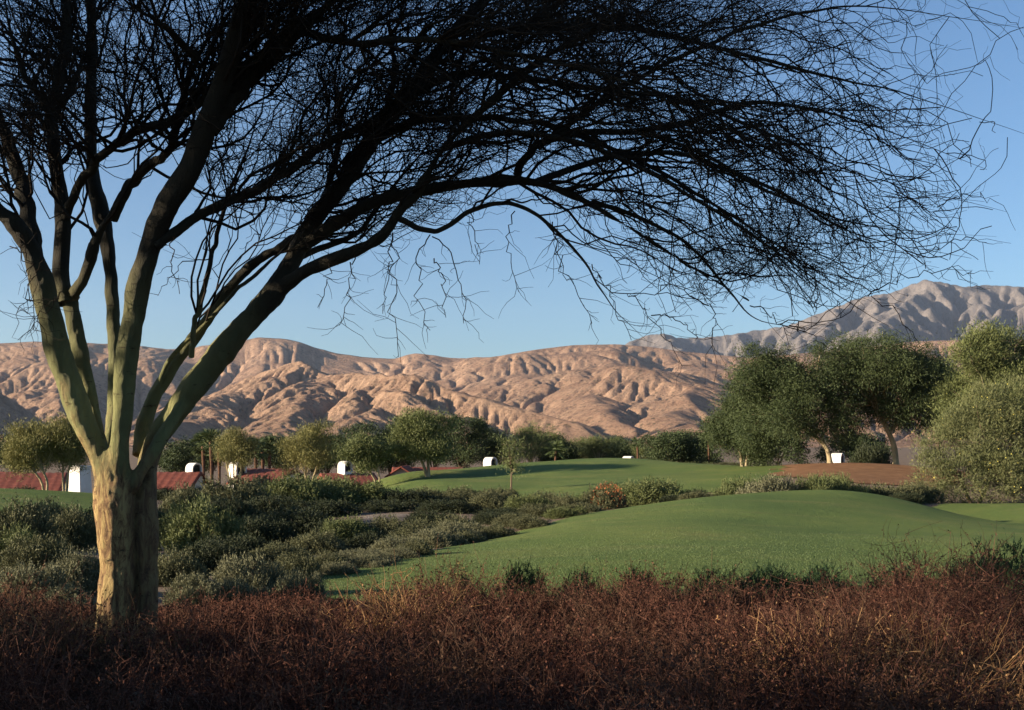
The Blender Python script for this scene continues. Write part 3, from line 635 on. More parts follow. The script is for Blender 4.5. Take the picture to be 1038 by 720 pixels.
    k = inside_crown(L3, 0.7, rng); L3, R3 = L3[k], R3[k]
    n4 = 30000
    st, dr, rr = spawn(L3, R3, n4, 0.05, 1.0, rng, 1.25)
    L4, R4 = strands(st, dr, rng.uniform(0.10, 0.55, n4), 6, rng, 0.48, 0.06, np.clip(rr * 0.7, 0.0019, 0.0030), np.full(n4, 0.0012), flow)
    k = inside_crown(L4, 0.6, rng); L4, R4 = L4[k], R4[k]
    # sprays that hang below the crown
    hang = [(398, 236, 404, 362), (398, 238, 388, 318), (436, 238, 436, 335), (438, 240, 470, 328), (440, 262, 452, 322), (522, 214, 526, 296), (560, 225, 600, 328), (600, 268, 640, 345), (640, 300, 692, 372), (560, 228, 575, 285),
            (850, 280, 932, 348), (880, 300, 985, 275), (700, 300, 722, 352), (760, 310, 800, 352), (20, 240, 34, 335), (10, 250, 16, 320), (176, 240, 182, 298), (62, 296, 18, 345), (250, 215, 240, 268), (330, 262, 322, 312), (360, 258, 344, 330), (478, 216, 486, 268), (300, 200, 318, 262), (930, 262, 1000, 246), (950, 210, 1010, 205), (660, 320, 705, 345), (800, 330, 838, 352), (215, 262, 160, 300)]
    hp = []
    for a in hang:
        d = rng.uniform(8.2, 9.3); A = np.array(P(a[0], a[1], d)); B = np.array(P(a[2], a[3], d + rng.uniform(-.4, .4)))
        p = bezier(A, B, (rng.normal() * .1, rng.normal() * .1, 0.12), 14, rng); p[1:-1] += rng.normal(size=(12, 3)) * 0.012; hp.append(p)
    hp = np.array(hp); hr = np.linspace(0.0052, 0.0024, 14)[None].repeat(len(hp), 0)
    st, dr, rr = spawn(hp, hr, 330, 0.1, 1.0, rng, 1.2); h4, h4r = strands(st, dr, rng.uniform(0.08, 0.42, 330), 5, rng, 0.3, 0.03, np.full(330, .0026), np.full(330, .0013), flow)
    a = [tubes(L2 - base, R2, 5), tubes(hp - base, hr, 4)]
    tag(mesh_obj('branches', *join(a), m_twig, root), kind='stuff')
    tag(mesh_obj('twigs', *join([tubes(L3 - base, R3, 4), tubes(L4 - base, R4, 3), tubes(h4 - base, h4r, 3)]), m_twig, root), kind='stuff')
    return root
big_tree()
# ---------------------------------------------------------------- houses beyond the fairway
def b_stucco(nt, N, L, b):
    c = ramp(nt, noise(nt, 1.6, 6, 0.6), [(0.3, (0.56, 0.53, 0.47)), (0.7, (0.68, 0.65, 0.59))])
    L.new(c, b.inputs['Base Color']); bump(nt, b, noise(nt, 18, 4, 0.6), 0.4, 0.01)
m_stucco = material('white_stucco', b_stucco, 0.9, 0.1)
def b_tan(nt, N, L, b):
    c = ramp(nt, noise(nt, 1.6, 6, 0.6), [(0.3, (0.42, 0.35, 0.27)), (0.7, (0.56, 0.48, 0.38))]); L.new(c, b.inputs['Base Color'])
m_tan = material('tan_stucco', b_tan, 0.9, 0.1)
def b_tile(nt, N, L, b):
    c = ramp(nt, noise(nt, 3.0, 5, 0.7), [(0.3, (0.12, 0.036, 0.024)), (0.55, (0.18, 0.055, 0.036)), (0.75, (0.25, 0.090, 0.058))])
    tc = N.new('ShaderNodeTexCoord'); w = N.new('ShaderNodeTexWave'); w.bands_direction = 'Z'; w.inputs['Scale'].default_value = 3.2; w.inputs['Distortion'].default_value = 0.4
    L.new(tc.outputs['Object'], w.inputs['Vector'])
    c = mixc(nt, ramp(nt, w.outputs['Fac'], [(0.0, (0.6, 0.6, 0.6)), (0.25, (0, 0, 0))]), c, (0.14, 0.035, 0.022))
    L.new(c, b.inputs['Base Color'])
m_tile = material('red_roof_tile', b_tile, 0.8, 0.15)
m_void = material('dark_flue', lambda nt, N, L, b: b.inputs['Base Color'].__setattr__('default_value', (0.03, 0.027, 0.025, 1)), 0.95, 0.0)
m_pane = material('window_glass', lambda nt, N, L, b: b.inputs['Base Color'].__setattr__('default_value', (0.02, 0.025, 0.03, 1)), 0.08, 0.5)

def bm_mesh(name, bm, mat, parent, smooth=False):
    bmesh.ops.recalc_face_normals(bm, faces=bm.faces)
    me = bpy.data.meshes.new(name); bm.to_mesh(me); bm.free(); me.materials.append(mat)
    o = bpy.data.objects.new(name, me); COL.objects.link(o); o.parent = parent
    return o
def box(bm, x0, x1, y0, y1, z0, z1, tx=0.0, ty=0.0):
    """box whose top is narrower by tx, ty on each side"""
    v = [bm.verts.new(p) for p in [(x0, y0, z0), (x1, y0, z0), (x1, y1, z0), (x0, y1, z0), (x0+tx, y0+ty, z1), (x1-tx, y0+ty, z1), (x1-tx, y1-ty, z1), (x0+tx, y1-ty, z1)]]
    for q in [(0, 3, 2, 1), (4, 5, 6, 7), (0, 1, 5, 4), (1, 2, 6, 5), (2, 3, 7, 6), (3, 0, 4, 7)]: bm.faces.new([v[i] for i in q])

def chimney(house, cx, cy, w, z0, z1, style, turn=0.0):
    """white stucco shaft; 'vault' is capped by a small open barrel vault, 'taper' leans in on both sides"""
    bm = bmesh.new(); x = y = 0.0
    if style == 'taper':
        box(bm, x - w / 2, x + w / 2, y - w * .32, y + w * .32, z0, z1 - .12, w * .2, w * .06); box(bm, x - w * .33, x + w * .33, y - w * .28, y + w * .28, z1 - .118, z1)
        o = bm_mesh('chimney', bm, m_stucco, house); o.location = (cx, cy, 0); o.rotation_euler = (0, 0, turn - 1.5)
        fb = bmesh.new(); box(fb, x - w * .2, x + w * .2, y - w * .15, y + w * .15, z1 + .002, z1 + .03); bm_mesh('flue', fb, m_void, o)
        return
    zs = z1 - w * .95; box(bm, x - w / 2, x + w / 2, y - w * .45, y + w * .45, z0, zs)
    n = 10; th = w * .11; zc = z1 - w * .5; prof = []
    for r in (w / 2, w / 2 - th):
        prof.append([(x - r, zs + .002)] + [(x - r * math.cos(a * math.pi / n), zc + r * math.sin(a * math.pi / n)) for a in range(n + 1)] + [(x + r, zs + .002)])
    rings = [[[bm.verts.new((px_, yy, pz)) for px_, pz in pr] for pr in prof] for yy in (y - w * .45, y + w * .45)]
    for i in range(n + 2):
        a, b = rings
        for q in ((a[0][i], a[0][i+1], b[0][i+1], b[0][i]), (a[1][i], b[1][i], b[1][i+1], a[1][i+1]), (a[0][i], a[1][i], a[1][i+1], a[0][i+1]), (b[0][i], b[0][i+1], b[1][i+1], b[1][i])): bm.faces.new(q)
    o = bm_mesh('chimney', bm, m_stucco, house); o.location = (cx, cy, 0); o.rotation_euler = (0, 0, turn)
    fb = bmesh.new(); box(fb, x - w * .37, x + w * .37, y - w * .36, y + w * .36, zs + .003, zs + w * .74, w * .17, w * .02); bm_mesh('flue', fb, m_void, o)

def roof(house, W_, L_, ze, zr, over=0.45, hip=0.0):
    """two slopes of barrel tiles over a ridge along x, closed below"""
    nx = max(8, int(L_ / 0.14)); verts = []; hx = L_ / 2 + over; hy = W_ / 2 + over
    xs = np.linspace(-hx, hx, nx); ns = 9; V = []; 
    drop = (zr - ze) * over / (W_ / 2)
    for k in range(2 * ns + 1):
        t = (k - ns) / ns; z = zr + (ze - drop - zr) * abs(t)
        sh = 1 - hip * (1 - abs(t))
        wave = 0.055 * np.abs(np.sin(xs * math.pi / 0.28)); V.append(np.stack([xs * sh, np.full(nx, t * hy), z + wave], 1))
    V = np.array(V).reshape(-1, 3); f = grid_faces(2 * ns + 1, nx)
    o = mesh_obj('roof', V, f, m_tile, house)
    md = o.modifiers.new('thick', 'SOLIDIFY'); md.thickness = 0.14; md.offset = -1
    return o

def house(label, px, d, rz, L_, W_, eave, ridge, chim=(), hip=0.0, group='white houses beyond the fairway', walls=None):
    """eave and ridge are the photo rows where the eave and the ridge show"""
    g = G(px, d); h = empty('house', (g.x, d, g.z), label, 'house', group, math.radians(rz))
    ze = CZ + (HY - eave) / F * d - g.z; zr = CZ + (HY - ridge) / F * d - g.z; m = walls or m_stucco
    bm = bmesh.new(); box(bm, -L_ / 2, L_ / 2, -W_ / 2, W_ / 2, -0.6, ze - 0.02)
    for s in (-1, 1):
        x = s * L_ / 2 * (1 - hip) ; v = [bm.verts.new(p) for p in ((x - s * .02, -W_ / 2, ze - .02), (x - s * .02, W_ / 2, ze - .02), (x - s * .02, 0, zr - .16))]
        if hip < 0.05: bm.faces.new(v)
    bm_mesh('wall', bm, m, h)
    roof(h, W_, L_, ze, zr, hip=hip)
    for i, x in enumerate(np.linspace(-L_ * .32, L_ * .32, max(2, int(L_ / 3.5)))):
        wb = bmesh.new(); box(wb, x - .62, x + .62, -W_ / 2 - .05, -W_ / 2 - .003, 0.85, 2.05); f = bm_mesh('window', wb, m_tan, h)
        gb = bmesh.new(); box(gb, x - .54, x + .54, -W_ / 2 - .062, -W_ / 2 - .052, 0.93, 1.97); bm_mesh('pane', gb, m_pane, f)
    for cx_, cy_, w, top, st in chim:
        chimney(h, cx_, cy_, w, ze - 1.2 if st != 'taper' else -0.5, CZ + (HY - top) / F * d - g.z, st, math.radians(54 - rz))
    return h
house('red tiled house at the left edge, its wide tapering white chimney beside the big trunk', 24, 66, 14, 4.2, 6.5, 497, 480, [(3.7, -3.9, 1.45, 471, 'taper')])
house('low red tiled house roof just left of the two small trees at the left edge', -14, 72, -28, 7, 6, 491, 478.5)
house('red tiled house with small vaulted white chimney just right of the big trunk', 178, 84, 4, 3.1, 7, 493, 479, [(1.25, 0.6, 0.95, 469.5, 'vault')])
house('red tiled house behind the small yellow-green tree, white chimney at its left end', 274, 92, -8, 3.6, 7, 487, 475.5, [(-2.3, -1.4, 1.1, 467.5, 'vault')])
house('house with a vaulted white chimney between two olive-green trees', 352, 99, 20, 4, 6, 490, 480, [(-.2, 0, 1.0, 467.5, 'vault')])
house('red tiled house behind the pale forked trunk, with low tan gable', 434, 106, 3, 6.0, 7, 486, 474)
house('small tan gabled building left of the pale forked trunk', 410, 103, 88, 4, 2.2, 480, 472.5, walls=m_tan)
house('house with tall vaulted chimney at the left end of the far green crest', 497, 115, 20, 5, 6, 484, 475, [(0, 0, 1.15, 463.5, 'vault')])
house('house whose small white chimney shows just above the middle of the far crest', 588, 122, 20, 5, 6, 480, 473, [(0, 0, 0.8, 465.5, 'taper')])
house('house with wide vaulted chimney showing above the right part of the far crest', 637, 122, 20, 5, 6, 479, 472, [(0, 0, 1.15, 462.5, 'vault')])
house('house with vaulted white chimney behind the leaning trunk at the right', 849, 98, 20, 5, 6, 479, 472, [(0, 0, 1.05, 459.5, 'vault')])

# ---------------------------------------------------------------- trees of the middle distance
def T(label, px, d, top, bot, wpx, style, seed, base=None, stems=1, lean=0.0, n=260, per=45, group='trees across the golf course', name='tree', depth=0.8, lobes=11, size=1.0):
    """crown between photo rows top and bot, wpx wide, standing at depth d"""
    rng = np.random.default_rng(seed); g = G(px, d) if base is None else G(base, d)
    sc = d / F; ox = (px - CX) * sc - g.x; zt = CZ + (HY - top) * sc - g.z; zb = CZ + (HY - bot) * sc - g.z
    w = wpx * sc * (1.34 if style == 'dark' else 1.16); zt += 0.05 * (zt - zb); h = zt - zb; lb = []; n = int(n * {'dark': 1.7, 'feather': 1.5}.get(style, 1.2))
    for i in range(lobes):
        a = 2 * math.pi * (i + rng.uniform(-.4, .4)) / lobes; r = rng.uniform(0.16, 0.42); rx = w * rng.uniform(.09, .21) * (1 if lobes < 20 else .78)
        z = zb + h * rng.uniform(0.22, 0.80); rz = min(h * rng.uniform(.12, .26), zt - z)
        lb.append((ox + (w * .5 - rx) * (r / .42) * math.cos(a), w * r * depth * math.sin(a), z, rx, w * depth * rng.uniform(.10, .22), rz))
    lb.append((ox + w * rng.uniform(-.12, .12), 0, zb + h * .76, w * .17, w * .2 * depth, h * .24)); lb.append((ox + w * rng.uniform(-.1, .1), 0, zb + h * .46, w * .27, w * .26 * depth, h * .27))
    st = []
    for s in range(stems):
        k = (s - (stems - 1) / 2) * 0.16 * w + rng.uniform(-.03, .03) * w
        top_p = np.array([ox + k * 1.4, rng.uniform(-.1, .1) * w, max(zb, 0.3) + h * .38])
        st.append([(k * .15, 0, -.15), (k * .5 + lean * .25 * w, 0, top_p[2] * .38), tuple(top_p)])
    lm, mode, ll, lw, bark, cs = {'olive': (F_OLIVE, 'spray', .22, .032, m_pale_bark, .30), 'green': (F_GREEN, 'spray', .20, .045, m_pale_bark, .30), 'feather': (F_FEATHER, 'droop', .19, .042, m_pale_bark, .38),
                              'dark': (F_DARK, 'round', .18, .085, m_brown_bark, .34), 'loose': (F_GREEN, 'spray', .2, .03, m_brown_bark, .3)}[style]
    return leafy_tree(name, label, g, st, lb, lm, bark, seed + 100, n, per, cs * size, ll * size, lw * size, mode, group, r0=max(.06, .022 * w))
# back rows first
bk = 'dark trees behind the houses'
T('dark tree filling the gap right of the big trunk behind the red roof', 180, 112, 447, 482, 42, 'dark', 301, n=200, group=bk)
T('dark tree left of the small yellow-green tree, behind palm trunks', 214, 124, 441, 482, 44, 'dark', 302, n=300, group=bk)
T('dark tree between the two yellow-green trees behind the white chimney', 280, 122, 443, 482, 44, 'dark', 303, n=280, group=bk)
T('dark tree with rounded top behind the olive trees at the middle left', 366, 122, 429, 482, 56, 'dark', 304, n=260, group=bk)
T('very dark tree behind the left side of the pale forked tree', 408, 124, 425, 480, 46, 'dark', 305, n=240, group=bk)
T('tall dark bushy tree just right of the pale forked tree', 468, 120, 424, 480, 62, 'dark', 306, n=340, group=bk)
T('dark tree between the tall bushy tree and the slender sapling', 500, 126, 434, 478, 40, 'dark', 307, n=220, group=bk)
T('grey-green tree with ragged top behind the slender sapling', 538, 122, 430, 476, 54, 'green', 308, n=300, group=bk)
T('dark low tree right of the ragged grey-green tree on the crest', 574, 128, 447, 474, 40, 'dark', 309, n=200, group=bk)
T('round green tree above the middle of the far crest', 606, 126, 443, 473, 42, 'green', 310, n=220, group=bk)
T('low dark tree behind the wide vaulted chimney', 632, 130, 450, 472, 38, 'dark', 311, n=180, group=bk)
T('dark rounded clump of a tree left of the big feathery trees', 684, 112, 438, 476, 66, 'dark', 312, n=380, group=bk)
T('small green tree beside the dark rounded clump, close to its left', 652, 124, 449, 474, 22, 'green', 313, n=100, group=bk)
T('dark tree deep behind the leaning trunk at the right', 790, 104, 410, 474, 46, 'dark', 314, n=300, group=bk)
T('dark tree hidden behind the tall feathery tree at the right', 950, 100, 366, 450, 60, 'dark', 315, n=600, group=bk)
T('dark low tree in the shade between the two right hand trunks', 868, 106, 440, 472, 60, 'dark', 316, n=200, group=bk)
T('dark tree at the far left edge behind the red roofs', 20, 96, 440, 486, 90, 'dark', 317, n=260, group=bk)
T('dark tree behind the rounded yellow-green tree, just right of it', 330, 124, 441, 484, 44, 'dark', 341, n=260, group=bk)
T('dark tree between the leaning tree and the pale forked tree', 394, 126, 430, 482, 44, 'dark', 342, n=260, group=bk)
T('very dark tree behind the right side of the pale forked tree', 440, 124, 424, 480, 50, 'dark', 343, n=300, group=bk)
T('dark tree between the ragged grey-green tree and the little palm', 556, 128, 440, 475, 40, 'dark', 344, n=240, group=bk)
T('olive tree in the dark belt above the middle of the far crest', 590, 132, 443, 474, 36, 'green', 345, n=200, group=bk)
T('dark tree right of the round green tree above the far crest', 622, 132, 444, 473, 36, 'dark', 346, n=200, group=bk)
T('dark tree at the right end of the belt, touching the rounded clump', 712, 118, 446, 477, 34, 'dark', 347, n=200, group=bk)
# front row
T('left of two olive-brown trees above the red roofs at the left edge', 28, 54, 428, 484, 60, 'olive', 321, base=46, stems=2, n=420, size=.8)
T('right of two olive-brown trees, beside the big trunk at the left edge', 70, 54.5, 424, 483, 44, 'olive', 322, base=66, stems=2, n=320, size=.8)
T('small feathery yellow-green tree beside a white chimney', 238, 84, 436, 479, 38, 'olive', 323, stems=3, n=280)
T('rounded yellow-green tree right of the red roof, middle left', 309, 84, 431, 481, 62, 'olive', 324, stems=3, n=480)
T('small olive-green tree leaning on the left end of the far fairway', 373, 78, 441, 484, 48, 'green', 325, base=381, stems=2, lean=.2, n=360)
T('olive-green tree with a pale forked trunk on the far fairway', 426, 80, 418, 474, 74, 'green', 326, base=434, stems=2, lean=-.1, n=620)
T('slender thin sapling standing alone on the far fairway', 518, 64, 441, 484, 24, 'loose', 327, n=70, per=26, group='young trees on the fairway')
T('big round feathery tree at the left of the right-hand group', 754, 82, 398, 482, 84, 'feather', 331, stems=2, n=1100, lobes=24, per=50, group='feathery trees at the right')
T('feathery tree with a leaning pale trunk', 795, 77, 354, 460, 108, 'feather', 332, base=842, lean=-.08, n=1200, lobes=26, per=50, group='feathery trees at the right')
T('tall feathery tree with straight trunk above the leaf litter', 893, 78, 342, 455, 136, 'feather', 333, base=909, n=1500, lobes=28, per=50, group='feathery trees at the right')
T('feathery tree behind the big olive bush at the right edge', 1012, 72, 332, 470, 124, 'green', 334, n=1500, per=50, group='feathery trees at the right')

def palm(label, px, d, top, seed, group='fan palms behind the houses', s=1.0):
    rng = np.random.default_rng(seed); g = G(px, d); H_ = CZ + (HY - top) / F * d - g.z - 0.6 * s
    t = empty('fan_palm', g, label, 'palm', group)
    z = np.linspace(-.1, H_, 10); p = np.stack([0.15 * np.sin(z * .4), 0.1 * np.cos(z * .5), z], 1)
    r = np.linspace(.17, .11, 10) * s + (z > H_ * .7) * .05 * s
    mesh_obj('trunk', *tubes(p[None], r[None], 10), m_palm, t, smooth=True)
    c = []; dr = []
    for k in range(26):
        a = rng.uniform(0, 6.28); e = rng.uniform(-.7, 1.25); o = np.array([math.cos(a) * math.cos(e), math.sin(a) * math.cos(e), math.sin(e)])
        hub = p[-1] + o * .75 * s; side = unit(np.cross(o, [0, 0, 1])[None])[0]; upv = np.cross(side, o)
        for q in np.linspace(-1.25, 1.25, 13):
            v = o * math.cos(q) + side * math.sin(q) - upv * .12; c.append(hub + v * .42 * s); dr.append(v + [0, 0, -.12])
        for w in np.linspace(.1, .75, 5): c.append(p[-1] + o * w * s); dr.append(o)
    mesh_obj('fronds', *leaves(np.array(c), np.array(dr), .85 * s, .085 * s, rng), F_PALM, t)
    return t
def b_palm(nt, N, L, b):
    c = ramp(nt, noise(nt, 4, 6, 0.7, mapping=(1, 1, 2.5)), [(0.3, (0.06, 0.032, 0.022)), (0.7, (0.14, 0.078, 0.050))]); L.new(c, b.inputs['Base Color'])
    bump(nt, b, noise(nt, 12, 4, 0.7, mapping=(1, 1, 3)), 1.0, 0.06)
m_palm = material('shaggy_palm_trunk', b_palm, 0.95, 0.05)
for a in [('red-trunked palm nearest the big trunk, behind the tiled roof', 205, 108, 446), ('red-trunked palm left of the small yellow-green tree', 213, 106, 441), ('short red-trunked palm hidden beside the small yellow-green tree', 221, 110, 452),
          ('left of three palms between the two yellow-green trees', 258, 106, 450), ('middle of three palms between the two yellow-green trees', 265, 108, 451), ('right of three palms between the two yellow-green trees', 272, 110, 449)]:
    palm(a[0], a[1], a[2], a[3], int(a[1]))
palm('little palm with pale trunk on the far green crest', 563, 94, 452, 563, 'lone palms along the far crest', .7)
palm('palm standing left of the dark rounded clump', 645, 120, 446, 645, 'lone palms along the far crest', .6)
palm('palm standing right of the dark rounded clump', 717, 116, 441, 717, 'lone palms along the far crest', .6)

# ---------------------------------------------------------------- shrubs
def shrub_mesh(seed, w, h, n_sprig, per, sl, ll, lw, lobes=7, upright=0.8):
    rng = np.random.default_rng(seed); lb = []
    for i in range(lobes):
        a = 6.283 * (i + rng.uniform(-.35, .35)) / lobes; r = rng.uniform(.16, .34) * w; hh = h * rng.uniform(.55, .95)
        lb.append((r * math.cos(a), r * math.sin(a), 0, w * rng.uniform(.15, .25), w * rng.uniform(.15, .25), hh))
    lb.append((0, 0, 0, w * .26, w * .26, h * .97)); lb = np.array(lb)
    pk = lb[rng.integers(0, len(lb), n_sprig)]; d = unit(rng.normal(size=(n_sprig, 3))); d[:, 2] = np.abs(d[:, 2])
    r = rng.uniform(.45, 1.0, (n_sprig, 1)) ** .5; base = pk[:, :3] + d * r * pk[:, 3:6] * .93
    ax = unit(d / pk[:, 3:6] * .35 + np.array([0, 0, upright]) + .42 * rng.normal(size=(n_sprig, 3)))
    ln = sl * rng.uniform(.5, 1.45, n_sprig)
    u = np.tile(np.linspace(0.1, 1, per), n_sprig); q = np.repeat(np.arange(n_sprig), per)
    dr = ax[q] * .9 + .55 * rng.normal(size=(len(q), 3)); c = base[q] + ax[q] * (u * ln[q])[:, None] + unit(dr) * ll * .4
    lv = leaves(c, dr, ll * rng.uniform(.6, 1.3, len(q)), lw * rng.uniform(.7, 1.3, len(q)), rng)
    k = rng.choice(n_sprig, min(70, n_sprig), replace=False); st = []
    for j in k: st.append(bezier((base[j, 0] * .25, base[j, 1] * .25, -.05), base[j] + ax[j] * ln[j] * .6, (0, 0, .05), 5, rng))
    sv = tubes(np.array(st), np.linspace(.014, .004, 5)[None].repeat(len(st), 0), 4)
    return sv, lv
def shrub_kind(seed, mat, **kw):
    (sv, sf), (lv, lf) = shrub_mesh(seed, **kw)
    a = mesh_obj('stems', sv, sf, m_brown_bark); b = mesh_obj('foliage', lv, lf, mat); out = (a.data, b.data, kw['w'], kw['h'])
    bpy.data.objects.remove(a); bpy.data.objects.remove(b); return out
def shrub(kind, label, px, d, top, wpx, group, seed=0, sink=0.05, name='shrub'):
    me_s, me_f, w0, h0 = kind; g = G(px, d); h = CZ + (HY - top) / F * d - g.z; w = wpx * d / F
    e = empty(name, g - Vector((0, 0, sink)), label, 'shrub', group, (seed * 2.399) % 6.283)
    sx = w / w0; e.scale = (sx, sx, max(0.25, h / h0 * 1.04))
    for nm, me in (('stems', me_s), ('foliage', me_f)):
        o = bpy.data.objects.new(nm, me); COL.objects.link(o); o.parent = e
    return e
big = dict(w=3.4, h=1.7, n_sprig=2300, per=11, sl=.32, ll=.115, lw=.034)
fine = dict(w=2.4, h=1.1, n_sprig=2600, per=12, sl=.22, ll=.075, lw=.022)
K_OLV = [shrub_kind(401, F_SHRUB, **big), shrub_kind(402, F_SHRUB, **big)]
K_SAGE = [shrub_kind(411, F_SAGE, **fine), shrub_kind(412, F_SAGE, **fine)]
K_GRN = [shrub_kind(421, F_GREEN, **big), shrub_kind(422, F_GREEN, **big)]
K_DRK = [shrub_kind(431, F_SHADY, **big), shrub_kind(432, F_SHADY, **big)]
K_HRB = [shrub_kind(441, F_HERB, w=1.4, h=.8, n_sprig=1500, per=12, sl=.13, ll=.05, lw=.014, upright=.35), shrub_kind(442, F_HERB, w=1.4, h=.8, n_sprig=1500, per=12, sl=.13, ll=.05, lw=.014, upright=.35)]
K_TINY = [shrub_kind(451, F_SAGE, w=1.2, h=.6, n_sprig=420, per=10, sl=.16, ll=.08, lw=.02)]
SH = 'shrubs in the hollow before the fairways'
